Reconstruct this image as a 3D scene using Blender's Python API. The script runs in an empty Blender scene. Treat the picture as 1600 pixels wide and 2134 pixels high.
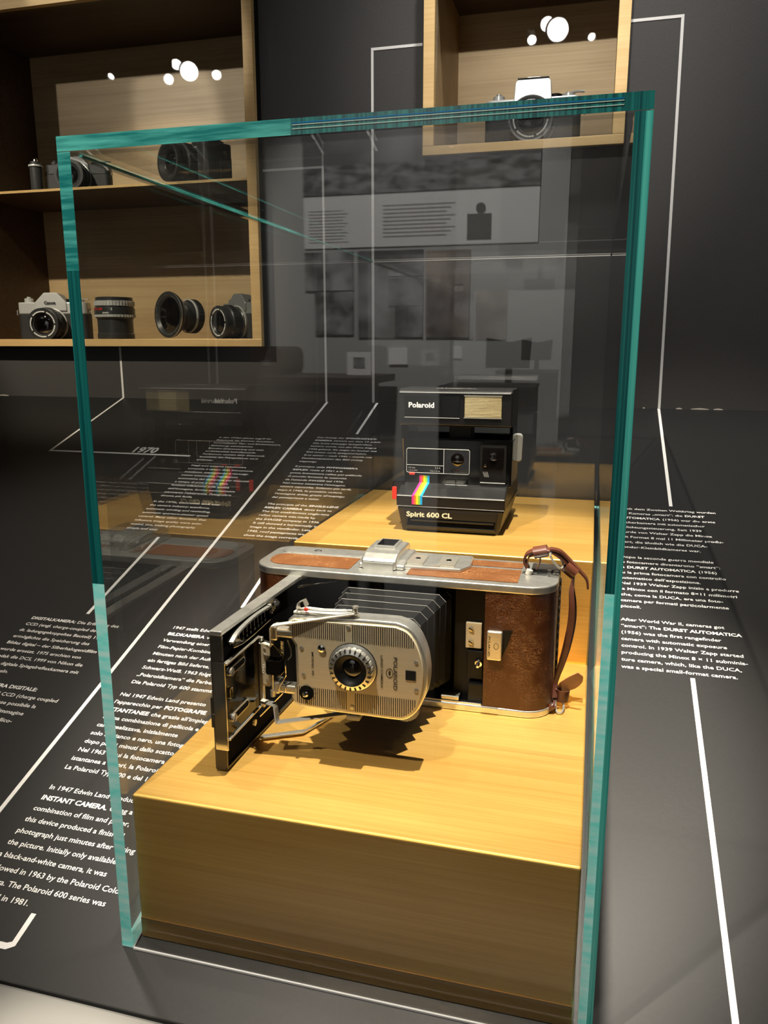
import bpy, bmesh, math, random
from mathutils import Vector, Matrix
random.seed(7)
sc = bpy.context.scene
COL = sc.collection
PI = math.pi

# ------------------------------------------------------------------ camera
S = 0.3272                       # slope of the display counter (z = S*y)
YW = 0.9982                      # plane of the back wall
CAM = Vector((0.3155, -0.4304, 0.4367))
yaw, pit = -0.2607, -0.2131
fw = Vector((math.sin(yaw)*math.cos(pit), math.cos(yaw)*math.cos(pit), math.sin(pit)))
rt = Vector((math.cos(yaw), -math.sin(yaw), 0.0))
up = rt.cross(fw)
cd = bpy.data.cameras.new('camera'); cam = bpy.data.objects.new('camera', cd); COL.objects.link(cam)
cam.matrix_world = Matrix(((rt.x, up.x, -fw.x, CAM.x), (rt.y, up.y, -fw.y, CAM.y), (rt.z, up.z, -fw.z, CAM.z), (0, 0, 0, 1)))
cd.sensor_fit = 'HORIZONTAL'; cd.sensor_width = 36.0; cd.lens = 1625.4/1600*36.0
cd.clip_start = 0.01
sc.camera = cam

# ------------------------------------------------------------------ world, exposure
w = bpy.data.worlds.new('world'); sc.world = w; w.use_nodes = True
w.node_tree.nodes['Background'].inputs[0].default_value = (0.9, 0.93, 1.0, 1)
w.node_tree.nodes['Background'].inputs[1].default_value = 0.007
sc.view_settings.view_transform = 'Standard'; sc.view_settings.look = 'None'
sc.view_settings.exposure = 0.0; sc.view_settings.gamma = 1.0
sc.view_settings.use_curve_mapping = False
sc.cycles.transparent_max_bounces = 40
sc.cycles.max_bounces = 9
sc.cycles.sample_clamp_indirect = 4.0
sc.cycles.caustics_reflective = False; sc.cycles.caustics_refractive = False

# ------------------------------------------------------------------ lamps of the room and added fill lights
def spot(name, loc, aim, power, angle, blend=0.4, size=0.012, color=(1.0, 0.9, 0.76)):
    l = bpy.data.lights.new(name, 'SPOT'); l.energy = power; l.spot_size = math.radians(angle)
    l.spot_blend = blend; l.shadow_soft_size = size; l.color = color
    o = bpy.data.objects.new(name, l); COL.objects.link(o); o.location = loc
    o.rotation_euler = (Vector(aim)-Vector(loc)).to_track_quat('-Z', 'Y').to_euler()
    return o
LAMP_A = Vector((-0.082, -0.39, 1.738)); AIM_A = Vector((0.40, 0.33, 0.15))
LAMP_B = Vector((0.315, 0.15, 1.80)); AIM_B = Vector((0.18, 0.27, 0.16))
spot('case_lamp_light', LAMP_A, AIM_A, 165, 44, 0.5, 0.009)
spot('overhead_lamp_light', LAMP_B, AIM_B, 345, 25, 0.6, 0.012)
# lamps whose images show in the panes of the wall niches: (position, disc radius, aim, power)
NICHE_LAMPS = [
    ((0.129, -0.6, 1.478), 0.036, (0.19, 1.05, 0.85), 42),
    ((0.0635, -1.0, 1.640), 0.026, (0.19, 1.0, 0.85), 0),
    ((0.043, -0.6, 1.454), 0.016, (0.3, 1.0, 0.5), 0),
    ((0.242, -0.6, 1.446), 0.013, (0.5, 0.9, 0.5), 0),
    ((-1.2585, -0.6, 1.460), 0.034, (-0.46, 1.15, 0.92), 22),
    ((-1.5283, -1.0, 1.629), 0.022, (-0.7, 1.0, 0.5), 0),
    ((-1.3474, -0.6, 1.439), 0.019, (-0.74, 1.15, 0.92), 22),
    ((-1.4070, -0.3, 1.366), 0.011, (-1.0, 1.0, 0.6), 0),
    ((-1.1437, -0.6, 1.438), 0.018, (-0.3, 0.95, 0.5), 0),
]
for i, (p, r, aim, pw) in enumerate(NICHE_LAMPS):
    if pw: spot('niche_lamp_light', (p[0], p[1]+0.01, p[2]), aim, pw, 26 if p[0] > 0 else 14, 0.9 if p[0] > 0 else 0.25, 0.012, (1.0, 0.93, 0.84) if p[0] > 0 else (1.0, 0.96, 0.92))
spot('text_lamp_light', (-0.45, 0.35, 2.0), (-0.28, 0.28, 0.1), 95, 38, 0.8, 0.03)  # added fill light that brightens the lettering left of the case
spot('counter_lamp_light', (0.75, 0.12, 2.0), (0.62, 0.16, 0.05), 12, 40, 0.8, 0.05, (1.0, 0.95, 0.88))  # added fill light over the right-hand counter
spot('shelf_lamp_light', (-0.85, -0.02, 1.42), (-0.60, 1.12, 0.49), 78, 34, 0.5, 0.012, (1.0, 0.86, 0.66))
spot('wall_lamp_light', (0.35, 0.50, 2.15), (0.30, 0.99, 0.95), 95, 56, 0.9, 0.06, (1.0, 0.96, 0.92))  # added wash light for the back wall
spot('floor_lamp_light', (0.05, -0.72, 2.1), (0.05, -0.72, -0.9), 190, 32, 0.8, 0.06, (1.0, 0.95, 0.85))  # added spot that brightens the floor for bounce onto the case front
spot('fascia_lamp_light', (0.0, -1.3, -0.25), (0.0, -0.04, -0.150), 36, 13, 0.2, 0.02)  # added low spot that only brightens the fascia
spot('rear_wall_lamp_light', (-0.36, -0.85, 2.08), (-0.36, -2.6, 0.66), 520, 44, 0.5, 0.05, (1.0, 0.97, 0.93))  # added spot that makes the rear wall bright in the mirror image

# ------------------------------------------------------------------ materials
def nodes(name):
    m = bpy.data.materials.new(name); m.use_nodes = True
    nt = m.node_tree; b = nt.nodes['Principled BSDF']
    return m, nt, b
def mat(name, c, r=0.5, metal=0.0, noise=0.0, nscale=40.0, bump=0.0, coat=0.0, spec=None, stretch=(1, 1, 1)):
    m, nt, b = nodes(name)
    b.inputs['Base Color'].default_value = (*c, 1); b.inputs['Roughness'].default_value = r
    b.inputs['Metallic'].default_value = metal; b.inputs['Coat Weight'].default_value = coat
    if spec is not None: b.inputs['Specular IOR Level'].default_value = spec
    if noise or bump:
        tc = nt.nodes.new('ShaderNodeTexCoord'); mp = nt.nodes.new('ShaderNodeMapping'); n = nt.nodes.new('ShaderNodeTexNoise')
        mp.inputs['Scale'].default_value = stretch
        n.inputs['Scale'].default_value = nscale; n.inputs['Detail'].default_value = 5
        nt.links.new(tc.outputs['Object'], mp.inputs[0]); nt.links.new(mp.outputs[0], n.inputs['Vector'])
        if noise:
            cr = nt.nodes.new('ShaderNodeValToRGB')
            cr.color_ramp.elements[0].position = 0.3; cr.color_ramp.elements[1].position = 0.7
            cr.color_ramp.elements[0].color = (*[x*(1-noise) for x in c], 1); cr.color_ramp.elements[1].color = (*[min(1, x*(1+noise)) for x in c], 1)
            nt.links.new(n.outputs[0], cr.inputs[0]); nt.links.new(cr.outputs[0], b.inputs['Base Color'])
        if bump:
            bp = nt.nodes.new('ShaderNodeBump'); bp.inputs['Strength'].default_value = bump; bp.inputs['Distance'].default_value = 0.001
            nt.links.new(n.outputs[0], bp.inputs['Height']); nt.links.new(bp.outputs[0], b.inputs['Normal'])
    return m
def brushed(name, c1, c2, r=0.38, metal=0.35, sx=3, sz=260, big=0.5):
    m, nt, b = nodes(name)
    tc = nt.nodes.new('ShaderNodeTexCoord'); mp = nt.nodes.new('ShaderNodeMapping'); mp.inputs['Scale'].default_value = (sx, sz, sz)
    n = nt.nodes.new('ShaderNodeTexNoise'); n.inputs['Scale'].default_value = 1.0; n.inputs['Detail'].default_value = 6; n.inputs['Roughness'].default_value = 0.65
    mp2 = nt.nodes.new('ShaderNodeMapping'); mp2.inputs['Scale'].default_value = (4, 22, 22)
    n2 = nt.nodes.new('ShaderNodeTexNoise'); n2.inputs['Scale'].default_value = 1.0; n2.inputs['Detail'].default_value = 3
    mx = nt.nodes.new('ShaderNodeMix'); mx.data_type = 'FLOAT'; mx.inputs[0].default_value = 1-big
    cr = nt.nodes.new('ShaderNodeValToRGB'); cr.color_ramp.elements[0].position = 0.36; cr.color_ramp.elements[1].position = 0.64
    cr.color_ramp.elements[0].color = (*c1, 1); cr.color_ramp.elements[1].color = (*c2, 1)
    nt.links.new(tc.outputs['Object'], mp.inputs[0]); nt.links.new(tc.outputs['Object'], mp2.inputs[0])
    nt.links.new(mp.outputs[0], n.inputs['Vector']); nt.links.new(mp2.outputs[0], n2.inputs['Vector'])
    nt.links.new(n2.outputs[0], mx.inputs[2]); nt.links.new(n.outputs[0], mx.inputs[3]); nt.links.new(mx.outputs[0], cr.inputs[0])
    nt.links.new(cr.outputs[0], b.inputs['Base Color'])
    b.inputs['Metallic'].default_value = metal; b.inputs['Roughness'].default_value = r
    bp = nt.nodes.new('ShaderNodeBump'); bp.inputs['Strength'].default_value = 0.12; bp.inputs['Distance'].default_value = 0.0006
    nt.links.new(n.outputs[0], bp.inputs['Height']); nt.links.new(bp.outputs[0], b.inputs['Normal'])
    return m
def crackle(name, c1, c2, scale=320, r=0.38):
    m, nt, b = nodes(name)
    tc = nt.nodes.new('ShaderNodeTexCoord'); n = nt.nodes.new('ShaderNodeTexNoise'); n.inputs['Scale'].default_value = 90
    ad = nt.nodes.new('ShaderNodeMixRGB'); ad.blend_type = 'ADD'; ad.inputs[0].default_value = 0.02
    v = nt.nodes.new('ShaderNodeTexVoronoi'); v.feature = 'DISTANCE_TO_EDGE'; v.inputs['Scale'].default_value = scale
    cr = nt.nodes.new('ShaderNodeValToRGB'); cr.color_ramp.elements[0].position = 0.01; cr.color_ramp.elements[1].position = 0.07
    cr.color_ramp.elements[0].color = (1, 1, 1, 1); cr.color_ramp.elements[1].color = (0, 0, 0, 1)
    n2 = nt.nodes.new('ShaderNodeTexNoise'); n2.inputs['Scale'].default_value = 55; n2.inputs['Detail'].default_value = 3
    cr2 = nt.nodes.new('ShaderNodeValToRGB'); cr2.color_ramp.elements[0].position = 0.38; cr2.color_ramp.elements[1].position = 0.62
    mu = nt.nodes.new('ShaderNodeMath'); mu.operation = 'MULTIPLY'
    mix = nt.nodes.new('ShaderNodeMixRGB'); mix.inputs[1].default_value = (*c1, 1); mix.inputs[2].default_value = (*c2, 1)
    L = nt.links.new
    L(tc.outputs['Object'], ad.inputs[1]); L(tc.outputs['Object'], n.inputs['Vector']); L(n.outputs['Color'], ad.inputs[2]); L(ad.outputs[0], v.inputs['Vector'])
    L(v.outputs[0], cr.inputs[0]); L(tc.outputs['Object'], n2.inputs['Vector']); L(n2.outputs[0], cr2.inputs[0])
    L(cr.outputs[0], mu.inputs[0]); L(cr2.outputs[0], mu.inputs[1]); L(mu.outputs[0], mix.inputs[0]); L(mix.outputs[0], b.inputs['Base Color'])
    bp = nt.nodes.new('ShaderNodeBump'); bp.inputs['Strength'].default_value = 0.5; bp.inputs['Distance'].default_value = 0.0004
    L(mu.outputs[0], bp.inputs['Height']); L(bp.outputs[0], b.inputs['Normal'])
    b.inputs['Roughness'].default_value = r
    return m
def emis(name, c, s):
    m, nt, b = nodes(name); b.inputs['Base Color'].default_value = (0, 0, 0, 1)
    b.inputs['Emission Color'].default_value = (*c, 1); b.inputs['Emission Strength'].default_value = s
    return m
def pane(name, tint=(0.985, 0.992, 0.99), boost=1.0):
    """clear sheet glass: transmits straight through, reflects by Fresnel on both faces"""
    m = bpy.data.materials.new(name); m.use_nodes = True; nt = m.node_tree; nt.nodes.clear()
    out = nt.nodes.new('ShaderNodeOutputMaterial'); mx = nt.nodes.new('ShaderNodeMixShader')
    tr = nt.nodes.new('ShaderNodeBsdfTransparent'); tr.inputs[0].default_value = (*tint, 1)
    gl = nt.nodes.new('ShaderNodeBsdfGlossy'); gl.inputs['Roughness'].default_value = 0.0
    fr = nt.nodes.new('ShaderNodeFresnel'); ge = nt.nodes.new('ShaderNodeNewGeometry')
    io = nt.nodes.new('ShaderNodeMix'); io.data_type = 'FLOAT'; io.inputs[2].default_value = 1.52; io.inputs[3].default_value = 1/1.52
    mu = nt.nodes.new('ShaderNodeMath'); mu.operation = 'MULTIPLY'; mu.inputs[1].default_value = boost; mu.use_clamp = True
    L = nt.links.new
    L(ge.outputs['Backfacing'], io.inputs[0]); L(io.outputs[0], fr.inputs['IOR']); L(fr.outputs[0], mu.inputs[0]); L(mu.outputs[0], mx.inputs[0])
    L(tr.outputs[0], mx.inputs[1]); L(gl.outputs[0], mx.inputs[2]); L(mx.outputs[0], out.inputs[0])
    return m
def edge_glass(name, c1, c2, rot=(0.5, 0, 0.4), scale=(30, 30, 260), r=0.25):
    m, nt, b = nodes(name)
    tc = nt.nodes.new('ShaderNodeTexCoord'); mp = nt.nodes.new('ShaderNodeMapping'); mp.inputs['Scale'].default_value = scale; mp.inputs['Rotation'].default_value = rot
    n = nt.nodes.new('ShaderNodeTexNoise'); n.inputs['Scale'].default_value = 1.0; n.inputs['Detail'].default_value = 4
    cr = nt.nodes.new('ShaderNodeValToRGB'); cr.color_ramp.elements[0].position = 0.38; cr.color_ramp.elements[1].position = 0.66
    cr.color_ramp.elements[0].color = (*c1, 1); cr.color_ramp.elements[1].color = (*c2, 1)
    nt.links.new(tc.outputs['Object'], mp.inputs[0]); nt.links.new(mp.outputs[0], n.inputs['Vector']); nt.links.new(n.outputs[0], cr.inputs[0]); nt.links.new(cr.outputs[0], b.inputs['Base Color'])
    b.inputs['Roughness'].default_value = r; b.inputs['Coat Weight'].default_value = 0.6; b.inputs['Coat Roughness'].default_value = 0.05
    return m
M = {}
M['counter'] = mat('counter_matte_black', (0.012, 0.0119, 0.0115), 0.5, noise=0.12, nscale=300, bump=0.03, spec=0.35)
M['counter_edge'] = mat('counter_edge_black', (0.004, 0.004, 0.004), 0.5)
M['wall'] = mat('wall_dark_grey', (0.052, 0.050, 0.048), 0.65, noise=0.08, nscale=420, bump=0.15)
M['dark_room'] = mat('dark_room_paint', (0.02, 0.02, 0.02), 0.8)
M['floor'] = mat('floor_grey', (0.50, 0.48, 0.44), 0.5, noise=0.06, nscale=6)
M['rear'] = mat('rear_wall_pale', (0.45, 0.45, 0.43), 0.8)
M['fascia'] = mat('cream_fascia', (0.96, 0.94, 0.87), 0.5)
M['white'] = mat('white_vinyl', (0.9, 0.89, 0.86), 0.45)
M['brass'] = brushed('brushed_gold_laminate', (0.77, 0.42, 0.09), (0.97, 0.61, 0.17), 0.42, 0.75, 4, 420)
M['oak'] = brushed('brushed_pale_wood', (0.50, 0.34, 0.17), (0.70, 0.50, 0.27), 0.4, 0.15, 3, 300)
M['frame'] = brushed('brushed_golden_frame_wood', (0.66, 0.43, 0.17), (0.86, 0.60, 0.27), 0.4, 0.2, 3, 300)
M['nichedark'] = mat('niche_inner_dark_wood', (0.07, 0.04, 0.02), 0.5, noise=0.3, nscale=1, stretch=(3, 160, 160))  # shade inside the niches put into a darker wood colour
M['black'] = mat('black_paint', (0.004, 0.004, 0.004), 0.5, spec=0.25)
M['velvet'] = mat('black_interior', (0.0015, 0.0015, 0.0015), 0.9, spec=0.05)
M['glass'] = pane('clear_glass')
M['nglass'] = pane('niche_glass', (0.97, 0.98, 0.98), 1.0)
M['e_bright'] = edge_glass('ground_glass_edge_bright', (0.22, 0.92, 0.86), (0.60, 1.0, 0.97), (0.0, 0.75, 0.0), (40, 40, 190))  # light carried inside the panes is put into these edge colours
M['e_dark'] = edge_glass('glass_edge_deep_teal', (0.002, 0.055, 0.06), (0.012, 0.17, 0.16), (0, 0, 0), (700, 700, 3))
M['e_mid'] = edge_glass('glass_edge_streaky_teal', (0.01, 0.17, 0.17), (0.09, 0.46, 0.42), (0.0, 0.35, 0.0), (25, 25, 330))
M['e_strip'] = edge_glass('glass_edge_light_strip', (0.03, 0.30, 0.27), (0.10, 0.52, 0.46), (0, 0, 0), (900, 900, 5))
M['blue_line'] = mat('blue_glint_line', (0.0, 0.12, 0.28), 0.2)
M['alu'] = mat('worn_aluminium', (0.70, 0.69, 0.64), 0.30, 0.86, noise=0.12, nscale=120, bump=0.1)
M['chrome'] = mat('chrome', (0.78, 0.77, 0.74), 0.1, 1.0)
M['nickel'] = mat('satin_nickel', (0.72, 0.68, 0.58), 0.25, 0.8)
M['plate'] = mat('satin_champagne_plate', (0.76, 0.64, 0.43), 0.36, 0.25, noise=0.04, nscale=1, stretch=(2, 2, 900))
M['lea'] = crackle('crackled_brown_leather', (0.080, 0.021, 0.005), (0.25, 0.090, 0.032), 480, 0.34)
M['lea_top'] = crackle('crackled_tan_leather', (0.13, 0.048, 0.015), (0.38, 0.18, 0.07), 420, 0.6)
M['lea_top'].node_tree.nodes['Principled BSDF'].inputs['Specular IOR Level'].default_value = 0.15
M['strap'] = mat('brown_strap_leather', (0.105, 0.032, 0.017), 0.32, noise=0.25, nscale=60, bump=0.2)
M['strap_raw'] = mat('raw_strap_leather', (0.42, 0.19, 0.07), 0.55, noise=0.2, nscale=90)
M['bellows'] = mat('black_bellows_cloth', (0.0025, 0.0025, 0.0025), 0.75, spec=0.15, bump=0.08, nscale=900)
M['worn'] = mat('worn_fold_edge', (0.16, 0.155, 0.14), 0.5)
M['blackplastic'] = mat('black_plastic', (0.006, 0.006, 0.006), 0.36, noise=0.1, nscale=200, bump=0.05, spec=0.35)
M['gloss'] = mat('glossy_black_plastic', (0.002, 0.002, 0.002), 0.08, spec=0.4)
M['lens'] = mat('dark_lens_glass', (0.004, 0.003, 0.003), 0.03, coat=1.0)
M['ink'] = mat('black_ink', (0.012, 0.010, 0.008), 0.5)
M['red'] = mat('red_plastic', (0.85, 0.03, 0.015), 0.35)
M['redpaint'] = mat('red_paint', (0.6, 0.04, 0.02), 0.4)
M['silver'] = mat('silver_camera_top', (0.72, 0.72, 0.70), 0.3, 0.25)
M['grip'] = mat('black_leatherette', (0.03, 0.03, 0.03), 0.6, bump=0.5, nscale=900)
M['rubber'] = mat('black_rubber', (0.045, 0.045, 0.045), 0.28)
M['greystrap'] = mat('grey_webbing', (0.30, 0.30, 0.28), 0.6)
M['lampon'] = emis('lit_lamp_lens', (1.0, 0.98, 0.95), 20); M['lampon'].cycles.emission_sampling = 'NONE'
M['seal'] = mat('silicone_seal', (0.55, 0.55, 0.55), 0.35)
M['seal_clear'] = mat('pale_joint_line', (0.35, 0.55, 0.50), 0.2)
M['cream'] = mat('cream_enamel', (0.72, 0.68, 0.58), 0.3)
M['text_gold'] = mat('cream_lettering', (0.86, 0.80, 0.55), 0.4)
M['hinge'] = mat('dark_hinge_metal', (0.07, 0.06, 0.05), 0.35, 0.6)
for k, c in (('magenta', (0.80, 0.02, 0.22)), ('orange', (0.95, 0.16, 0.01)), ('yellow', (0.95, 0.75, 0.0)), ('green', (0.25, 0.62, 0.06)), ('blue', (0.0, 0.38, 0.80))):
    M[k] = mat('stripe_'+k, c, 0.35)

# ------------------------------------------------------------------ mesh helpers
RM = {}                                   # matrix that turns build coordinates into the root's
def rootobj(name, loc, label=None, cat=None, group=None, rotz=0.0, local=False, kind=None, scale=1.0):
    o = bpy.data.objects.new(name, None); COL.objects.link(o); o.empty_display_size = 0.02
    o.location = loc; o.rotation_euler = (0, 0, rotz); o.scale = (scale,)*3
    if label: o['label'] = label
    if cat: o['category'] = cat
    if group: o['group'] = group
    if kind: o['kind'] = kind
    RM[o.name] = Matrix() if local else Matrix.Translation(-Vector(loc))
    return o
class MB:
    def __init__(s): s.v = []; s.f = []; s.mi = []; s.sm = []
    def add(s, vs, fs, mi=0, sm=False, X=None):
        n = len(s.v)
        s.v += [tuple(X @ Vector(p)) if X else tuple(p) for p in vs]
        for f in fs: s.f.append([i+n for i in f]); s.mi.append(mi); s.sm.append(sm)
        return s
    def box(s, x0, x1, y0, y1, z0, z1, mi=0, X=None):
        v = [(x, y, z) for x in (x0, x1) for y in (y0, y1) for z in (z0, z1)]
        return s.add(v, [(0, 1, 3, 2), (4, 6, 7, 5), (0, 4, 5, 1), (2, 3, 7, 6), (0, 2, 6, 4), (1, 5, 7, 3)], mi, False, X)
    def prism(s, pts, a0, a1, axis='y', mi=0, sm=False, X=None, top=None):
        """extrude a 2-D polygon; axis y: pts are (x,z); z: (x,y); x: (y,z)"""
        def P(p, a):
            if axis == 'y': return (p[0], a, p[1])
            if axis == 'z': return (p[0], p[1], a)
            return (a, p[0], p[1])
        n = len(pts); q = top or pts
        v = [P(p, a0) for p in pts] + [P(p, a1) for p in q]
        s.add(v, [list(range(n))[::-1], list(range(n, 2*n))], mi, False, X)
        return s.add(v, [(i, (i+1) % n, n+(i+1) % n, n+i) for i in range(n)], mi, sm, X)
    def lathe(s, prof, c, d=(0, -1, 0), n=32, mi=0, sm=True, X=None, cap=True):
        """profile (radius, height along d) turned about the axis d through c"""
        d = Vector(d).normalized(); a = d.orthogonal().normalized(); b = d.cross(a); c = Vector(c)
        v = []
        for r, h in prof:
            for i in range(n):
                t = 2*PI*i/n; v.append(c+d*h+a*(r*math.cos(t))+b*(r*math.sin(t)))
        fs = []
        for k in range(len(prof)-1):
            for i in range(n): fs.append((k*n+i, k*n+(i+1) % n, (k+1)*n+(i+1) % n, (k+1)*n+i))
        s.add(v, fs, mi, sm, X)
        if cap:
            for k in (0, len(prof)-1):
                if prof[k][0] > 1e-6: s.add(v[k*n:(k+1)*n], [list(range(n))], mi, False, X)
        return s
    def cyl(s, c, d, r, h, n=20, mi=0, X=None): return s.lathe([(r, 0), (r, h)], c, d, n, mi, True, X)
    def tube(s, pts, r, n=8, mi=0, closed=False, X=None):
        pts = [Vector(p) for p in pts]; m = len(pts); rings = []
        prev = None
        for i, p in enumerate(pts):
            if closed: t = (pts[(i+1) % m]-pts[i-1])
            else: t = pts[min(i+1, m-1)]-pts[max(i-1, 0)]
            t.normalize()
            a = t.orthogonal().normalized() if prev is None else (prev-t*prev.dot(t)).normalized()
            prev = a; b = t.cross(a)
            rr = r[i] if isinstance(r, (list, tuple)) else r
            rings.append([p+a*(rr*math.cos(2*PI*k/n))+b*(rr*math.sin(2*PI*k/n)) for k in range(n)])
        v = [q for R in rings for q in R]; fs = []
        for i in range(m if closed else m-1):
            j = (i+1) % m
            for k in range(n): fs.append((i*n+k, i*n+(k+1) % n, j*n+(k+1) % n, j*n+k))
        s.add(v, fs, mi, True, X)
        if not closed: s.add(rings[0], [list(range(n))], mi); s.add(rings[-1], [list(range(n))], mi)
        return s
    def ribbon(s, pts, wv, th, mi=0, sm=True, X=None):
        """strip of rectangular section along pts; wv width vector (or list), th thickness"""
        pts = [Vector(p) for p in pts]; m = len(pts); v = []
        for i, p in enumerate(pts):
            t = (pts[min(i+1, m-1)]-pts[max(i-1, 0)]).normalized()
            W = Vector(wv[i]) if isinstance(wv, list) else Vector(wv)
            nn = t.cross(W).normalized()*(th/2)
            v += [p-W/2-nn, p+W/2-nn, p+W/2+nn, p-W/2+nn]
        fs = []
        for i in range(m-1):
            for k in range(4): fs.append((i*4+k, i*4+(k+1) % 4, i*4+4+(k+1) % 4, i*4+4+k))
        fs += [(3, 2, 1, 0), (m*4-4, m*4-3, m*4-2, m*4-1)]
        return s.add(v, fs, mi, sm, X)
    def build(s, name, mats, parent=None, bevel=0.0, seg=2, label=None, cat=None, group=None, kind=None, fixn=True, autosm=False, root=None):
        me = bpy.data.meshes.new(name)
        X = Matrix()
        p = parent
        while p is not None:
            if p.name in RM: X = RM[p.name]; break
            p = p.parent
        me.from_pydata([tuple(X @ Vector(q)) for q in s.v], [], s.f)
        mats = mats if isinstance(mats, (list, tuple)) else [mats]
        for m in mats: me.materials.append(m)
        me.polygons.foreach_set('material_index', s.mi); me.polygons.foreach_set('use_smooth', s.sm)
        if fixn:
            bm = bmesh.new(); bm.from_mesh(me); bmesh.ops.remove_doubles(bm, verts=bm.verts, dist=1e-7)
            bmesh.ops.recalc_face_normals(bm, faces=bm.faces); 
            if any(s.sm):
                for e in bm.edges:
                    if len(e.link_faces) == 2 and e.calc_face_angle(0) > 0.6: e.smooth = False
            bm.to_mesh(me); bm.free()
        o = bpy.data.objects.new(name, me); COL.objects.link(o)
        if parent: o.parent = parent
        if bevel:
            b = o.modifiers.new('bevel', 'BEVEL'); b.width = bevel; b.segments = seg; b.limit_method = 'ANGLE'; b.angle_limit = 0.6
        if label: o['label'] = label
        if cat: o['category'] = cat
        if group: o['group'] = group
        if kind: o['kind'] = kind
        return o
def spl(pts, n=6, closed=False):
    """Catmull-Rom through points (2-D or 3-D)"""
    m = len(pts); out = []
    P = [Vector(p) for p in pts]
    rng = range(m) if closed else range(m-1)
    for i in rng:
        p0 = P[(i-1) % m] if closed or i > 0 else P[0]; p1 = P[i]; p2 = P[(i+1) % m]; p3 = P[(i+2) % m] if closed or i+2 < m else P[-1]
        for k in range(n):
            t = k/n
            out.append(0.5*((2*p1)+(p2-p0)*t+(2*p0-5*p1+4*p2-p3)*t*t+(3*p1-p0-3*p2+p3)*t**3))
    if not closed: out.append(P[-1])
    return out
def rrect(x0, x1, y0, y1, r, n=5):
    """rounded rectangle outline; r is one radius or four (x0y0, x1y0, x1y1, x0y1)"""
    r = r if isinstance(r, (list, tuple)) else [r]*4
    out = []
    for (cx, cy, a0, rr) in ((x0+r[0], y0+r[0], PI, r[0]), (x1-r[1], y0+r[1], 1.5*PI, r[1]), (x1-r[2], y1-r[2], 0, r[2]), (x0+r[3], y1-r[3], 0.5*PI, r[3])):
        if rr <= 0: out.append((cx, cy)); continue
        for k in range(n+1):
            a = a0+k*PI/2/n; out.append((cx+rr*math.cos(a), cy+rr*math.sin(a)))
    return out
def circle(cx, cy, r, n=24): return [(cx+r*math.cos(2*PI*i/n), cy+r*math.sin(2*PI*i/n)) for i in range(n)]
# flat lettering -----------------------------------------------------------
_T = {}
def glyphs(s, bold=False, res=2):
    k = (s, bold, res)
    if k not in _T:
        cu = bpy.data.curves.new('t', 'FONT'); cu.body = s; cu.size = 1.0; cu.resolution_u = res; cu.offset = 0.034 if bold else 0.013
        o = bpy.data.objects.new('t', cu); COL.objects.link(o); bpy.context.view_layer.update()
        dg = bpy.context.evaluated_depsgraph_get(); e = o.evaluated_get(dg); me = e.to_mesh()
        v = [(a.co.x, a.co.y) for a in me.vertices]; f = [tuple(p.vertices) for p in me.polygons]
        e.to_mesh_clear(); bpy.data.objects.remove(o); bpy.data.curves.remove(cu)
        _T[k] = (v, f, max([a[0] for a in v]+[0.0]))
    return _T[k]
def put_text(mb, s, org, U, V, size, bold=False, mi=0, width=None, lift=0.0, xs=1.0):
    """text starting at org, running along U with letters upright along V; *starred* runs are bold"""
    org = Vector(org); U = Vector(U).normalized(); V = Vector(V).normalized(); N = U.cross(V)*lift
    runs = []; b = bold
    for part in s.split('*'):
        if part: runs.append((part, b))
        b = not b
    tot = 0; lay = []
    for part, bb in runs:
        lead = len(part)-len(part.lstrip(' ')); trail = len(part)-len(part.rstrip(' ')); core = part.strip(' ')
        if not core: tot += 0.28; continue
        v, f, wd = glyphs(core, bb)
        tot += 0.28*lead; lay.append((v, f, tot)); tot += wd+0.28*trail+0.06
    sx = size*xs if width is None else width/max(tot-0.06, 1e-6)
    for v, f, off in lay:
        mb.add([org+U*((a[0]+off)*sx)+V*(a[1]*size)+N for a in v], f, mi)
    return mb

# ------------------------------------------------------------------ the setting
def cz(y): return S*y
CN = Vector((0, -S, 1)).normalized(); CV = Vector((0, 1, S)).normalized()
def slab(mb, pts, h, mi=0, below=0.0):
    """polygon (x,y) lying on the sloped counter, h thick"""
    n = len(pts); v = [Vector((x, y, cz(y)))-CN*below for x, y in pts]+[Vector((x, y, cz(y)))+CN*h for x, y in pts]
    mb.add(v, [list(range(n))[::-1], list(range(n, 2*n))]+[(i, (i+1) % n, n+(i+1) % n, n+i) for i in range(n)], mi)
    return mb
YF = -0.0385
mb = MB(); v0, v1 = YF, YW-0.0004
pts = [(v0, cz(v0)), (v1, cz(v1)), (v1, cz(v1)-0.03), (v0+0.05, cz(v0+0.05)-0.03), (v0+0.035, cz(v0)-0.0026), (v0, cz(v0)-0.0026)]
counter = rootobj('display_counter', (0.2, 0.3, -0.9), 'matte black sloping exhibition counter printed with white text and guide lines', 'counter')
mb = MB().prism(pts, -2.0, 1.7, 'x')
mb.build('counter_top', M['counter'], counter)
MB().prism([(v0-0.0012, cz(v0)+0.0002), (v0, cz(v0)+0.0002), (v0, cz(v0)-0.0026), (v0-0.0012, cz(v0)-0.0026)], -2.0, 1.7, 'x').build('edge_band', M['counter_edge'], counter)
MB().box(-2.0, 1.7, YF-0.0008, YF+0.030, -0.9, cz(YF)-0.0027).build('front_fascia', M['fascia'], counter)
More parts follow.
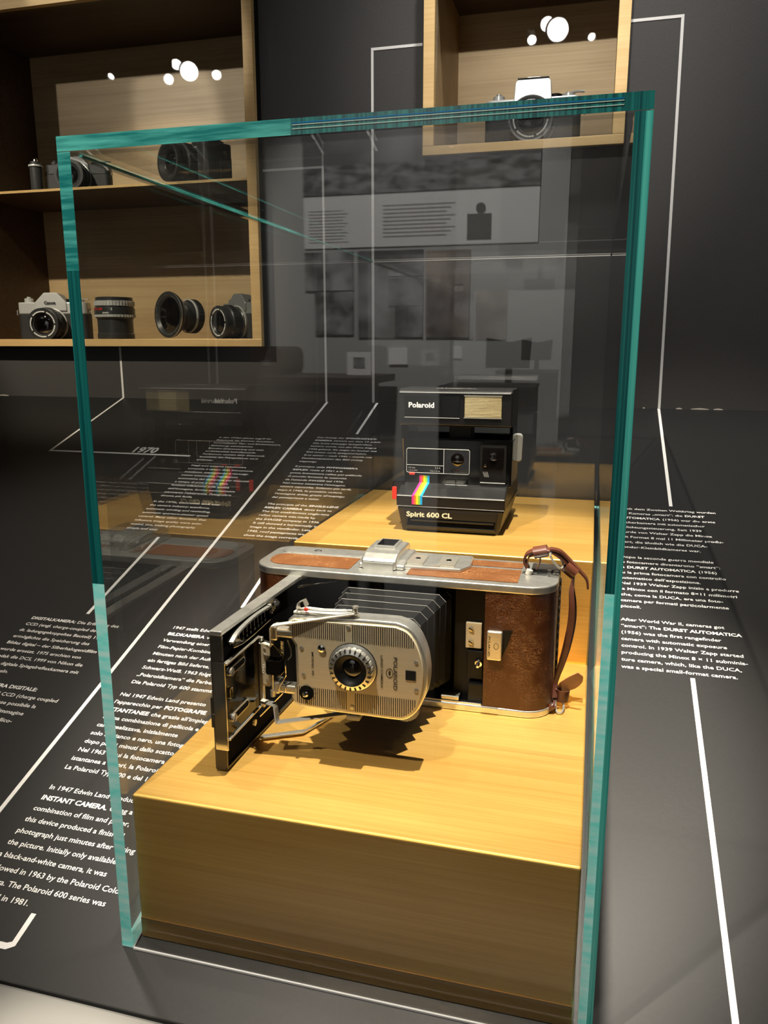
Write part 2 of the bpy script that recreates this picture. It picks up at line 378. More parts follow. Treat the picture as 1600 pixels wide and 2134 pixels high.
# wall with two openings
NX0, NX1, NZ0, NZ1 = 0.0290, 0.3205, 0.7640, 1.045      # right niche, inner opening
LX0, LX1, LZ0, LZ1 = -0.93, -0.3155, 0.4450, 1.052      # left niche, inner opening
wall = MB()
def wr(x0, x1, z0, z1): wall.box(x0, x1, YW, YW+0.012, z0, z1)
e = 0.006
wr(-3, LX0-e, -0.9, 2.2); wr(LX0-e, LX1+e, -0.9, LZ0-e); wr(LX0-e, LX1+e, LZ1+e, 2.2); wr(LX1+e, NX0-e, -0.9, 2.2)
wr(NX0-e, NX1+e, -0.9, NZ0-e); wr(NX0-e, NX1+e, NZ1+e, 2.2); wr(NX1+e, 3, -0.9, 2.2)
wall = wall.build('wall_back', M['wall'], kind='structure')
MB().box(-3, 3, -3.6, YW+0.5, -0.95, -0.9).build('floor', M['floor'], kind='structure')
MB().box(-3, 3, -3.6, YW+0.5, 2.2, 2.25).build('ceiling', M['dark_room'], kind='structure')
MB().box(-3.05, -3, -3.6, YW+0.5, -0.9, 2.2).build('wall_left', M['dark_room'], kind='structure')
MB().box(3, 3.05, -3.6, YW+0.5, -0.9, 2.2).build('wall_right', M['dark_room'], kind='structure')
MB().box(-3, -0.98, -2.66, -2.61, -0.9, 2.2).build('wall_rear_dark', M['dark_room'], kind='structure')
MB().box(-0.98, 0.19, -2.67, -2.615, 1.56, 2.2).build('wall_rear_upper', M['dark_room'], kind='structure')
rw = MB().box(-0.98, 0.19, -2.66, -2.61, -0.9, 1.56).build('wall_rear', M['rear'], kind='structure')
MB().box(0.19, 3, -2.70, -2.62, -0.9, 2.2).build('wall_rear_dark', M['dark_room'], kind='structure')

# guide lines on counter and wall
LW = 0.0044
def cline(x0, y0, x1, y1, w=LW, n='guide_line'):
    if abs(x1-x0) < 1e-6: p = [(x0-w/2, y0), (x0+w/2, y0), (x0+w/2, y1), (x0-w/2, y1)]
    else: p = [(x0, y0-w/2), (x1, y1-w/2), (x1, y1+w/2), (x0, y0+w/2)]
    slab(MB(), p, 0.0004).build(n, M['white'], counter)
cline(0.4245, 0.672, 0.4245, YW-0.001); cline(0.4250, -0.0375, 0.4250, 0.3435)
cline(-0.1778, -0.0375, -0.1778, YW-0.001)
cline(-0.0785, 0.863, -0.0785, YW-0.001); cline(-0.0785, 0.386, -0.0785, 0.5)
slab(MB(), [(-0.0855, 0.0086), (-0.0811, 0.0086), (-0.0811, -0.0160), (-0.0870, -0.0196), (-0.32, -0.0196), (-0.32, -0.0150), (-0.0890, -0.0150), (-0.0855, -0.0135)], 0.0004).build('guide_line', M['white'], counter)
cline(-0.2660, 0.3486, -0.2660, 0.518)
cline(-0.6215, 0.7575, -0.6215, YW-0.001); cline(-0.6237, 0.7598, -0.3440, 0.7598)
def wline(x0, z0, x1, z1, w=LW):
    h = w/2
    if abs(x0-x1) < 1e-6: b = MB().box(x0-h, x0+h, YW-0.0005, YW+0.0002, z0, z1)
    else: b = MB().box(x0, x1, YW-0.0006, YW+0.0002, z0-h, z0+h)
    b.build('guide_line', M['white'], wall)
wline(-0.0865, 0.3268, -0.0865, 0.9345); wline(-0.0887, 0.9322, 0.002, 0.9322)
wline(0.4250, 0.3268, 0.4210, 0.3268) if False else None
MB().prism([(0.4230, 0.3270), (0.4272, 0.3270), (0.4195, 0.9385), (0.4150, 0.9385)], YW-0.0005, YW+0.0002).build('guide_line', M['white'], wall)
wline(0.3400, 0.9363, 0.4195, 0.9363)
wline(-0.1800, 0.3268, -0.1800, 0.7495, 0.0040); wline(-0.3080, 0.7475, -0.1780, 0.7475, 0.0040)
wline(-0.6214, 0.3268, -0.6214, 0.4290)
# little flecks in a pale tone where wall and counter meet
flecks = [(0.355, 0.378), (0.398, 0.402), (0.452, 0.463), (0.476, 0.506), (0.512, 0.528), (-0.93, -0.90), (0.05, 0.06)]
for a, b in flecks:
    MB().prism(spl([(a, 0.3266), ((a+b)/2, 0.3264), (b, 0.3266), ((a*0.4+b*0.6), 0.3284), (a*0.8+b*0.2, 0.3278)], 3, True), YW-0.0009, YW+0.0002).build('paint_chip', M['cream'], wall)

# ------------------------------------------------------------------ printed paragraphs
DE_R = ["Nach dem Zweiten Weltkrieg wurden", "die Kameras „smart“: die *DURST*", "*AUTOMATICA* (1956) war die erste", "Sucherkamera mit automatischer", "Belichtungssteuerung. Seit 1939", "wurde von Walter Zapp die Minox", "mit Format 8 mal 11 Millimeter produ-", "ziert, die ähnlich wie die DUCA-", "Sonder-Kleinbildkameras war."]
IT_R = ["Dopo la seconda guerra mondiale", "le fotocamere diventarono “smart”:", "la *DURST AUTOMATICA* (1956)", "fu la prima fotocamera con controllo", "automatico dell’esposizione.", "Nel 1939 Walter Zapp inizio a produrre", "la Minox con il formato 8×11 millimetri", "che, come la DUCA, era una foto-", "camera per formati particolarmente", "piccoli."]
EN_R = ["After World War II, cameras got", "“smart”: The *DURST AUTOMATICA*", "(1956) was the first rangefinder", "camera with automatic exposure", "control. In 1939 Walter Zapp started", "producing the Minox 8 × 11 subminia-", "ture camera, which, like the DUCA,", "was a special small-format camera."]
DE_P = ["1947 stellt Edwin Land die SOFORT-", "*BILDKAMERA* vor, die durch", "Verwendung einer speziellen", "Film-Papier-Kombination wenige", "Minuten nach der Aufnahme", "ein fertiges Bild lieferte, zunächst", "Schwarz-Weiß. 1963 folgt mit der", "„Polaroidkamera“ die Farbe.", "Die Polaroid Typ 600 stammt von 1981."]
IT_P = ["Nel 1947 Edwin Land presento", "l’apparecchio per *FOTOGRAFIE*", "*ISTANTANEE* che grazie all’impiego", "di una combinazione di pellicola e", "carta realizzava, inizialmente", "solo in bianco e nero, una fotografia", "dopo pochi minuti dallo scatto.", "Nel 1963 segui la fotocamera", "istantanea a colori, la Polaroid.", "La Polaroid Typ 600 e del 1981."]
EN_P = ["In 1947 Edwin Land produced the", "*INSTANT CAMERA.* Using a special", "combination of film and paper,", "this device produced a finished", "photograph just minutes after taking", "the picture. Initially only available as", "a black-and-white camera, it was", "followed in 1963 by the Polaroid Color", "camera. The Polaroid 600 series was", "launched in 1981."]
DE_D = ["*DIGITALKAMERA:* Die Erfindung des", "CCD (engl. charge-coupled device;", "dt. ladungsgekoppeltes Bauteil) 1969", "ermöglichte die Speicherung des", "Bildes digital – der Silberhalogenidfilm", "wurde ersetzt. 1975 erschien von", "Kodak die DCS, 1999 von Nikon die", "erste digitale Spiegelreflexkamera mit", "Megapixeln."]
IT_D = ["*FOTOCAMERA DIGITALE:*", "L’invenzione del CCD (charge coupled", "device) nel 1969 rese possibile la", "memoria digitale dell’immagine", "segnando la fine della pellico-", "la all’argento. Nel 1975", "la DCS e nel 1999", "la fotocamera"]
DE_7 = ["In den 1970er Jahren ergriff die", "Elektronik die Kamera: Autofokus,", "automatischer Vor- und Rücktransport,", "Belichtung, automatische", "Blenden-Zeitsteuerung und viele", "an Bildqualität beeinflussende", "Funktionen wurden über Elektronik", "bestimmt; das Fotografieren wird", "einfacher."]
IT_7 = ["Negli anni settanta l’elettronica", "conquista il campo della fotocamera:", "autofocus, avanzamento e riavvolgi-", "mento automatico, regolazione", "automatica del diaframma per intensità", "e tempo di posa e tante altre", "funzioni influiscono sulla qualità", "dell’immagine, furono automatizzate", "attraverso l’elettronica. Fotografare", "diventa più facile."]
EN_7 = ["In the 1970s, electronics took over", "the camera industry: autofocus,", "automatic winding and rewinding,", "automatic aperture-shutter speed", "control. Many other functions that", "influence image quality were auto-", "mated, too, making photography", "simple and easy."]
DE_S = ["Das Prinzip der *SPIEGELREFLEX-*", "*KAMERA* stammt aus dem 19. Jahrh.", "Die erste einäugige Spiegelreflex-", "kamera wurde von der Firma Ihagee", "1936 gebaut. Sie zeigte im Sucher das", "Bild immer noch spiegelverkehrt.", "Erst später – nach 1945 – wurde mit", "Dachkantprismen das Bild richtig", "angezeigt."]
IT_S = ["Il principio della *FOTOCAMERA*", "*REFLEX* risale al 1861 e la", "prima fotocamera reflex per pellicole", "di piccolo formato fu costruita", "da l’azienda IHAGEE nel 1936.", "Nel mirino mostrava l’immagine", "ancora capovolta. Soltanto più tardi,", "dopo il 1945, fu possibile vedere", "l’immagine dritta, grazie all’impiego", "del pentaprisma a tetto."]
EN_S = ["The principle of the *SINGLE-LENS*", "*REFLEX CAMERA* dates back to", "The first small-format single-lens", "reflex camera was made by", "the IHAGEE company in 1936.", "It still showed a horizontally inverted", "image in the viewfinder. Later, after", "1945, roof pentaprisms were used to", "show the image correctly."]
def para(lines, x, y0, y1, size=0.0072):
    """y0 and y1: counter y of the middle of the first and of the last line"""
    mb = MB(); n = len(lines); dy = (y1-y0)/(n-1)
    for i, s in enumerate(lines):
        y = y0+dy*i-size*0.33*0.95
        put_text(mb, s, Vector((x, y, cz(y)))+CN*0.0004, (1, 0, 0), CV, size, xs=1.125)
    mb.build('text_paragraph', M['white'], counter, fixn=False)
TS = 0.0070
para(DE_R, 0.3575, 0.6600, 0.5675, TS); para(IT_R, 0.3575, 0.5454, 0.4486, TS); para(EN_R, 0.3575, 0.4253, 0.3507, TS)
para(DE_P, -0.1460, 0.3405, 0.2518, TS); para(IT_P, -0.1480, 0.2332, 0.1390, TS); para(EN_P, -0.1480, 0.1161, 0.0150, TS)
para(DE_D, -0.3330, 0.3324, 0.2440, TS); para(IT_D, -0.3330, 0.2240, 0.1478, TS)
para(DE_7, -0.3250, 0.8330, 0.7480, TS); para(IT_7, -0.3250, 0.7278, 0.6288, TS); para(EN_7, -0.3275, 0.6110, 0.5364, TS)
para(DE_S, -0.1445, 0.8453, 0.7570, TS); para(IT_S, -0.1450, 0.7396, 0.6416, TS); para(EN_S, -0.1445, 0.6221, 0.5377, TS)
y = 0.7655
put_text(MB(), '1970', Vector((-0.4640, y, cz(y)))+CN*0.0004, (1, 0, 0), CV, 0.0290, True, width=0.0500).build('year_lettering', M['white'], counter, fixn=False)

# ------------------------------------------------------------------ stepped plinth inside the case
PX0, PX1, PY0, PY1, PY2, Z1, Z2 = 0.0108, 0.3240, 0.0096, 0.3325, 0.6500, 0.1206, 0.2278
pl = rootobj('stepped_plinth', (0.168, 0.33, cz(0.33)), 'brushed golden two-step plinth inside the glass case carrying both instant cameras', 'plinth')
MB().prism([(PY0, cz(PY0)+0.0006), (PY1-0.0002, cz(PY1)+0.0006), (PY1-0.0002, Z1), (PY0, Z1)], PX0, PX1, 'x').build('lower_step', M['brass'], pl, bevel=0.0016, seg=3)
MB().prism([(PY1, cz(PY1)+0.0006), (PY2, cz(PY2)+0.0006), (PY2, Z2), (PY1, Z2)], PX0, PX1, 'x').build('upper_step', M['brass'], pl, bevel=0.0014, seg=3)

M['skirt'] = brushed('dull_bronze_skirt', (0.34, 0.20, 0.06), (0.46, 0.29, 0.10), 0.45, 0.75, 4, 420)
MB().box(PX0+0.0005, PX1-0.0005, PY0-0.0004, PY0+0.002, cz(PY0)+0.0007, cz(PY0)+0.0165).build('base_skirt', M['skirt'], pl)  # dark reflection at the plinth's foot, painted as a darker brass strip

# ------------------------------------------------------------------ glass case
W, D, H, T = 0.336, 0.6626, 0.556, 0.0088
case = rootobj('glass_display_case', (W/2, D/2, cz(D/2)), 'open-bottomed clear glass display case with thick teal edges standing on the counter', 'display case')
def glass_box(name, x0, x1, y0, y1, zb0, zb1, z1, edges, label=None, cuts=None, mats=None):
    """slab whose bottom follows the counter (zb0 at y0, zb1 at y1); faces in `edges` get an edge material.
    cuts: extra z levels (or x levels for the top pane) that split the front face"""
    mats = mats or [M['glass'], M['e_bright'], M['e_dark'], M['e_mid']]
    mb = MB()
    v = [(x0, y0, zb0), (x1, y0, zb0), (x1, y1, zb1), (x0, y1, zb1), (x0, y0, z1), (x1, y0, z1), (x1, y1, z1), (x0, y1, z1)]
    F = {'bottom': (3, 2, 1, 0), 'top': (4, 5, 6, 7), 'front': (0, 1, 5, 4), 'right': (1, 2, 6, 5), 'back': (2, 3, 7, 6), 'left': (3, 0, 4, 7)}
    for k, f in F.items():
        if k == 'front' and cuts:
            ax, lv = cuts
            if ax == 'z':
                zs = [zb0]+[c for c, _ in lv[1:]]+[z1]
                for i in range(len(lv)):
                    a, b = zs[i], zs[i+1]; mb.add([(x0, y0, a), (x1, y0, a), (x1, y0, b), (x0, y0, b)], [(0, 1, 2, 3)], lv[i][1])
            else:
                xs = [x0]+[c for c, _ in lv[1:]]+[x1]
                for i in range(len(lv)):
                    a, b = xs[i], xs[i+1]; mb.add([(a, y0, zb0), (b, y0, zb0), (b, y0, z1), (a, y0, z1)], [(0, 1, 2, 3)], lv[i][1])
            continue
        mb.add([v[i] for i in f], [(0, 1, 2, 3)], edges.get(k, 0))
    return mb.build(name, mats, case, label=label, fixn=False)
g = 0.0004
glass_box('side_pane', 0, T, 0, D, cz(0)+g, cz(D)+g, H-T, {'front': 1, 'bottom': 1}, cuts=('z', [(0, 1), (0.2805, 2), (0.4800, 3)]))  # front edge split where the painted edge brightness changes
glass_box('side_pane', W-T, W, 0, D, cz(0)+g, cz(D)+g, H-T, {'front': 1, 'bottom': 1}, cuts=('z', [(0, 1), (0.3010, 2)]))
glass_box('front_pane', T+g, W-T-g, 0.0002, T, cz(0)+g, cz(T)+g, H-T-g, {})
glass_box('back_pane', T+g, W-T-g, D-T, D, cz(D-T)+g, cz(D)+g, H-T-g, {'bottom': 1})
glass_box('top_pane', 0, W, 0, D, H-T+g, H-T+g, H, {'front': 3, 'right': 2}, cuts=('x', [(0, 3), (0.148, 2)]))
for za in (0.0032, 0.0052): MB().box(0.149, 0.322, -0.0002, 0.0006, H-T+za, H-T+za+0.0004).build('joint_line', M['seal_clear'], case)  # thin pale lines on the top pane's front edge
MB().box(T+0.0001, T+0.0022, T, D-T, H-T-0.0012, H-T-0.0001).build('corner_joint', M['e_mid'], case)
MB().box(W-0.0036, W, -0.0004, -0.0001, 0.0005, H-T-0.0002).build('ground_edge_strip', M['e_strip'], case)  # paler strip along the right pane's front edge
MB().box(0.149, 0.322, -0.0002, 0.0006, H-T+0.0060, H-T+0.0067).build('joint_line', M['blue_line'], case)  # blue glint painted as a thin line on the top pane's edge
MB().box(T+0.001, W-T-0.001, -0.0012, 0.0002, 0.0002, 0.0016).build('seal_strip', M['seal'], case)  # glint along the front pane's foot, painted as a pale strip
slab(MB(), [(T+0.0002, 0.0005), (T+0.0012, 0.0005), (T+0.0012, 0.012), (T+0.0002, 0.012)], 0.0012).build('seal_strip', M['seal'], case)
MB().box(T+0.001, W-T-0.001, D-T-0.0010, D-T-0.0002, H-T-0.0012, H-T-0.0002).build('seal_strip', M['seal'], case)
# ------------------------------------------------------------------ folding instant camera
A = rootobj('folding_instant_camera', (0.16, 0.21, Z1), 'opened brown leather folding instant camera with black bellows, on the lower step', 'camera')
def bodyout(g=0.0, x0=0.022, x1=0.2945, y0=0.2, y1=0.2770, rf=0.024, rb=0.016):
    return rrect(x0-g, x1+g, y0-g, y1+g, [rf, rf, rb, rb], 8)
zt = 0.2386
top = MB().prism(bodyout(0.0006), 0.2318, zt, 'z', sm=True).build('top_plate', M['alu'], A, bevel=0.0012, seg=3)
MB().prism(bodyout(0.0006), Z1+0.0002, 0.1270, 'z', sm=True).build('bottom_plate', M['alu'], A, bevel=0.0010, seg=2)
# leather shell right and left of the opening, black chamber between
rightc = [(0.2360, 0.2010)]+[p for p in bodyout() if p[0] > 0.237]+[(0.2360, 0.2765)]
MB().prism(rightc, 0.1270, 0.2318, 'z', sm=True).build('leather_cover', M['lea'], A)
leftc = [p for p in bodyout() if p[0] < 0.06]
i0 = max(range(len(leftc)), key=lambda i: (leftc[i][1], leftc[i][0]))
leftc = [(0.0640, 0.2765)]+[p for p in bodyout()[27:36]]+[p for p in bodyout()[0:9]]+[(0.0640, 0.2010)]
MB().prism(leftc, 0.1270, 0.2318, 'z', sm=True).build('leather_cover', M['lea'], A)
MB().box(0.0640, 0.2360, 0.2420, 0.2765, 0.1270, 0.2318).build('back_chamber', M['velvet'], A)
MB().box(0.2080, 0.2358, 0.2135, 0.2420, 0.1270, 0.2318).box(0.2225, 0.2358, 0.2040, 0.2135, 0.1275, 0.145).box(0.2205, 0.2345, 0.2080, 0.2135, 0.1480, 0.1740).build('chamber_side', M['black'], A, bevel=0.0006)
MB().box(0.0640, 0.2080, 0.2050, 0.2420, 0.2270, 0.2318).build('chamber_frame', M['velvet'], A)
MB().box(0.064, 0.2225, 0.2050, 0.2420, 0.1270, 0.1290).build('chamber_frame', M['velvet'], A)
gp = MB().box(0.2185, 0.2325, 0.2100, 0.2134, 0.1757, 0.1990).build('hinge_plate', M['plate'], A, bevel=0.0006)
for z in (0.1935, 0.1815):
    MB().lathe([(0.0024, 0), (0.0023, 0.0009), (0.0, 0.0011)], (0.2232, 0.2100, z)).build('screw', M['nickel'], gp)
    MB().box(0.2212, 0.2252, 0.2084, 0.2091, z-0.0004, z+0.0004, X=Matrix.Translation((0.2232, 0, z))@Matrix.Rotation(0.5, 4, 'Y')@Matrix.Translation((-0.2232, 0, -z))).build('screw_slot', M['ink'], gp)
MB().lathe([(0.0032, 0), (0.0032, 0.002), (0.0018, 0.0022), (0.0018, 0.006), (0.001, 0.0065), (0.0, 0.0066)], (0.2310, 0.2078, 0.1640), (-0.15, -1, -0.3), 18).build('release_stud', M['chrome'], A)
MB().box(0.1990, 0.2150, 0.2010, 0.2110, 0.1290, 0.1325).build('rail_foot', M['nickel'], A, bevel=0.0006)
MB().box(0.1600, 0.2350, 0.2005, 0.2080, 0.1270, 0.1288).build('bed_lip', M['chrome'], A, bevel=0.0004)
# latch on the leather
lt = MB().prism(rrect(0.2385, 0.2517, 0.1718, 0.1980, 0.0016, 4), 0.1962, 0.2005, 'y', sm=True).build('latch', M['nickel'], A, bevel=0.0012, seg=3)
put_text(MB(), 'POLAROID', (0.2400, 0.1960, 0.1935), (0, 0, -1), (1, 0, 0), 0.0026, width=0.018).build('embossed_lettering', M['hinge'], lt, fixn=False)
MB().tube([(0.2468+0.0019*math.cos(a*PI/8), 0.1961, 0.1850+0.0027*math.sin(a*PI/8)) for a in range(16)], 0.0002, 5, closed=True).build('embossed_emblem', M['hinge'], lt)
MB().prism([(0.2517, 0.1985), (0.2600, 0.1990), (0.2560, 0.1860), (0.2517, 0.1740)], 0.1999, 0.2006).build('leather_patch', M['black'], A)
# back hinge at the right end
hg = MB().cyl((0.2925, 0.2560, 0.1275), (0, 0, 1), 0.0030, 0.1065, 12).build('hinge_rod', M['hinge'], A)
hb = MB()
for k in range(12): hb.cyl((0.2945, 0.2545, 0.1300+k*0.0086), (0, 0, 1), 0.0023, 0.0076, 10)
hb.build('hinge_barrels', M['hinge'], A, kind='stuff')
MB().box(0.2700, 0.2955, 0.2480, 0.2700, 0.2350, 0.2404).build('corner_clip', M['hinge'], A, bevel=0.0012)
# top plate: leather inlays, finder, shoe
def inlay(pts): return MB().prism(pts, zt-0.0004, zt+0.0005, 'z').build('leather_inlay', M['lea_top'], A)
inlay(rrect(0.0300, 0.1120, 0.2110, 0.2470, [0.018, 0.001, 0.001, 0.012], 6))
inlay(rrect(0.1650, 0.2620, 0.2080, 0.2300, 0.002, 3)+[]); inlay([(0.2060, 0.2295), (0.2620, 0.2295), (0.2620, 0.2460), (0.2140, 0.2460)]); inlay(rrect(0.2110, 0.2620, 0.2520, 0.2700, 0.002, 3))
MB().prism(rrect(0.0300, 0.1130, 0.2520, 0.2700, 0.006, 4), zt-0.0002, zt+0.0010, 'z').build('raised_band', M['alu'], A, bevel=0.0004)
MB().tube([(0.0650+0.0035*math.cos(a*PI/6), 0.2610+0.0022*math.sin(a*PI/6), zt+0.0013) for a in range(12)], 0.0003, 5, closed=True).build('engraved_oval', M['ink'], A)
def fprof(w):  # side profile of the finder in (y, z)
    return [(0.2165, zt), (0.2160, zt+0.0075), (0.2185, zt+0.0100), (0.2260, zt+0.0130), (0.2360, zt+0.0145), (0.2660, zt+0.0145), (0.2740, zt+0.0115), (0.2750, zt)]
fd = MB().prism(fprof(0), 0.1215, 0.1540, 'x').build('finder_housing', M['alu'], A, bevel=0.0022, seg=3)
MB().prism([(0.2190, zt), (0.2190, zt+0.004), (0.2300, zt+0.0070), (0.2700, zt+0.0070), (0.2740, zt)], 0.1180, 0.1605, 'x').build('finder_flange', M['alu'], fd, bevel=0.0018, seg=2)
MB().prism(rrect(0.1275, 0.1480, 0.2380, 0.2660, 0.001, 2), zt+0.0140, zt+0.0166, 'z').build('eyepiece_frame', M['alu'], fd, bevel=0.0006)
MB().box(0.1298, 0.1457, 0.2410, 0.2630, zt+0.0162, zt+0.0169).build('eyepiece_glass', M['lens'], fd)
MB().box(0.1240, 0.1515, 0.2146, 0.2156, zt-0.0002, zt+0.0070).build('finder_window', M['alu'], fd, bevel=0.0003)
sh = MB().prism([(0.1570, 0.2230), (0.2100, 0.2250), (0.2170, 0.2400), (0.2150, 0.2720), (0.1570, 0.2720)], zt-0.0002, zt+0.0036, 'z').build('shoe_base', M['alu'], A, bevel=0.0012, seg=2)
for (x, yy) in ((0.1680, 0.2440), (0.1965, 0.2440)):
    q = MB().box(x-0.0075, x+0.0075, yy-0.0145, yy+0.0130, zt+0.0036, zt+0.0056).build('shoe_plate', M['nickel'], sh, bevel=0.0004)
    MB().lathe([(0.0026, 0), (0.0022, 0.0006), (0.0, 0.0007)], (x, yy, zt+0.0056), (0, 0, 1), 16).build('shoe_screw', M['chrome'], sh)
MB().box(0.1830, 0.1910, 0.2260, 0.2300, zt+0.0034, zt+0.0052).build('shoe_stop', M['alu'], sh, bevel=0.0003)

# door (drop bed) standing at right angles to the body
dp = [(0.0545, 0.0545), (0.0640, 0.0545), (0.0700, 0.2310), (0.0590, 0.2310)]
def inset(a0, a1, b0, b1):  # a: across 0..1, b: along 0..1
    def q(a, b):
        p0 = Vector(dp[0])*(1-a)+Vector(dp[1])*a; p1 = Vector(dp[3])*(1-a)+Vector(dp[2])*a
        return tuple(p0*(1-b)+p1*b)
    return [q(a0, b0), q(a1, b0), q(a1, b1), q(a0, b1)]
door = MB().prism(inset(0.12, 0.80, 0.010, 1), 0.1230, 0.2290, 'z').build('bed_door', M['velvet'], A)
MB().prism(dp[:2]+[(0.0700, 0.1980), (0.0745, 0.2060), (0.0745, 0.2310), (0.0590, 0.2310)], 0.2290, 0.2325, 'z').build('door_rim', M['alu'], door, bevel=0.0006)
MB().prism(inset(0, 1, 0, 0.014), Z1+0.0012, 0.2290, 'z').build('door_rim', M['hinge'], door, bevel=0.0003)
MB().prism(inset(0.84, 1, 0, 1), Z1+0.0012, 0.1240, 'z').build('door_rim', M['hinge'], door, bevel=0.0003)
MB().prism(inset(0, 0.12, 0.006, 1), 0.1230, 0.2290, 'z').build('door_leather', M['lea'], door)
# chrome slide plate riding on the door
sp = MB().box(0.0662, 0.0676, 0.0520, 0.1090, 0.1490, 0.2085).build('slide_plate', M['gloss'], A, bevel=0.0004)
MB().box(0.0575, 0.0676, 0.0505, 0.0522, 0.1405, 0.2100).build('slide_flange', M['chrome'], sp, bevel=0.0004)
MB().box(0.0560, 0.0580, 0.0500, 0.0520, 0.1640, 0.1690).box(0.0530, 0.0552, 0.0540, 0.0600, 0.1560, 0.1800).build('flange_catch', M['hinge'], sp, bevel=0.0003)
for za in (0.2078, 0.1482): MB().box(0.0655, 0.0690, 0.0520, 0.1100, za, za+0.0016).build('slide_rail', M['nickel'], sp, bevel=0.0004)
MB().box(0.0676, 0.0715, 0.1088, 0.1122, 0.1480, 0.2085).build('slide_post', M['nickel'], sp, bevel=0.0008)
for (ya, yb, z) in ((0.0590, 0.0810, 0.2000), (0.0600, 0.0850, 0.1630)):
    MB().prism(rrect(ya-0.0030, yb+0.0030, z-0.0034, z+0.0034, 0.0033, 6), 0.0676, 0.0682, 'x', sm=True).build('guide_slot', M['nickel'], sp)
    MB().prism(rrect(ya-0.0018, yb+0.0018, z-0.0022, z+0.0022, 0.0021, 6), 0.0682, 0.0684, 'x', sm=True).build('slot_opening', M['velvet'], sp)
    MB().lathe([(0.0033, 0), (0.0032, 0.0012), (0.0, 0.0014)], (0.0683, ya+0.0005, z), (1, 0, 0), 20).build('slot_screw', M['nickel'], sp)
    MB().box(0.0696, 0.0699, -0.0030, 0.0030, -0.0004, 0.0004, X=Matrix.Translation((0, ya+0.0005, z))@Matrix.Rotation(0.9, 4, 'X')).build('screw_slot', M['ink'], sp)
MB().prism(rrect(0.0510+0.004, 0.0600, 0.1800, 0.1885, 0.0012, 3), 0.0676, 0.0690, 'x').build('square_catch', M['chrome'], sp, bevel=0.0003)
MB().lathe([(0.0028, 0), (0.0026, 0.0015), (0, 0.002)], (0.0668, 0.0980, 0.1400), (1, 0, 0), 16).build('stop_stud', M['nickel'], sp)
MB().prism(inset(0.8, 1.25, 0.30, 0.55), 0.1400, 0.1420, 'z').build('lower_rail', M['chrome'], sp, bevel=0.0004)
# curved distance scale on the door
so = spl([(0.0600, 0.2225), (0.0700, 0.2262), (0.0850, 0.2280), (0.1050, 0.2285), (0.1305, 0.2270)], 5)
si = spl([(0.1345, 0.2140), (0.1150, 0.2135), (0.0977, 0.2132), (0.0800, 0.2140), (0.0655, 0.2165)], 5)
dsx = MB().prism([tuple(p) for p in so]+[tuple(p) for p in si], 0.0650, 0.0675, 'x').build('distance_scale', M['gloss'], A)
MB().ribbon([(0.0690, p[0], p[1]) for p in so], (0.0034, 0, 0), 0.0016).build('scale_rim', M['alu'], dsx)
MB().tube([(0.0680, p[0], p[1]-0.0016) for p in so], 0.0005, 5).tube([(0.0680, p[0], p[1]) for p in si], 0.0004, 5).build('scale_rim', M['chrome'], dsx)
tk = MB()
for k in range(9):
    yy = 0.070+k*0.0068; tk.box(0.0675, 0.0677, yy-0.0002, yy+0.0002, 0.2195, 0.2255 if k > 1 else 0.2235)
for k, t in enumerate(['3½', '4', '5', '6', '8', '10', '15', '25', '50']):
    put_text(tk, t, (0.0677, 0.0690+k*0.0068, 0.2160), (0, 1, 0), (0, 0, 1), 0.0032)
tk.build('scale_marks', M['white'], dsx, fixn=False)
kn = MB().lathe([(0.0050, 0), (0.0052, 0.002), (0.0044, 0.003), (0.0040, 0.006), (0.0, 0.0070)], (0.0680, 0.1385, 0.2255), (1, -0.2, 0.1), 16).build('focus_knob', M['chrome'], A)
MB().box(0.0660, 0.0720, 0.1290, 0.1410, 0.2285, 0.2305).box(0.0690, 0.0720, 0.1300, 0.1325, 0.2210, 0.2300).build('knob_bracket', M['chrome'], kn, bevel=0.0005)
# struts
def bar(pts, wv, th, name, m=None, parent=A): return MB().ribbon(pts, wv, th, sm=False).build(name, m or M['chrome'], parent, bevel=th*0.25)
bar([(0.0715, 0.188, 0.2262), (0.100, 0.206, 0.2285), (0.130, 0.226, 0.2305)], (0.002, -0.003, 0), 0.0012, 'top_strut')
M['bright_bar'] = mat('bright_chrome_bar', (0.80, 0.77, 0.68), 0.25, 0.4)
bar([(0.0690, 0.106, 0.1235), (0.100, 0.124, 0.1235), (0.126, 0.196, 0.1245)], (0.0, 0.006, 0), 0.0014, 'bottom_strut', M['nickel'])
bar([(0.0700, 0.1060, 0.1555), (0.0862, 0.0960, 0.1588), (0.0872, 0.0950, 0.1570), (0.0895, 0.0920, 0.1470), (0.0910, 0.0925, 0.1462), (0.1445, 0.1080, 0.1535)], (0, 0.0070, 0), 0.0012, 'lower_arm', M['bright_bar'])
bar([(0.0700, 0.1080, 0.2045), (0.0830, 0.0990, 0.2070), (0.0858, 0.0950, 0.2085), (0.0868, 0.0925, 0.2240), (0.0880, 0.0920, 0.2262), (0.1520, 0.0990, 0.2395)], (0, 0.0060, 0), 0.0012, 'upper_arm', M['bright_bar'])
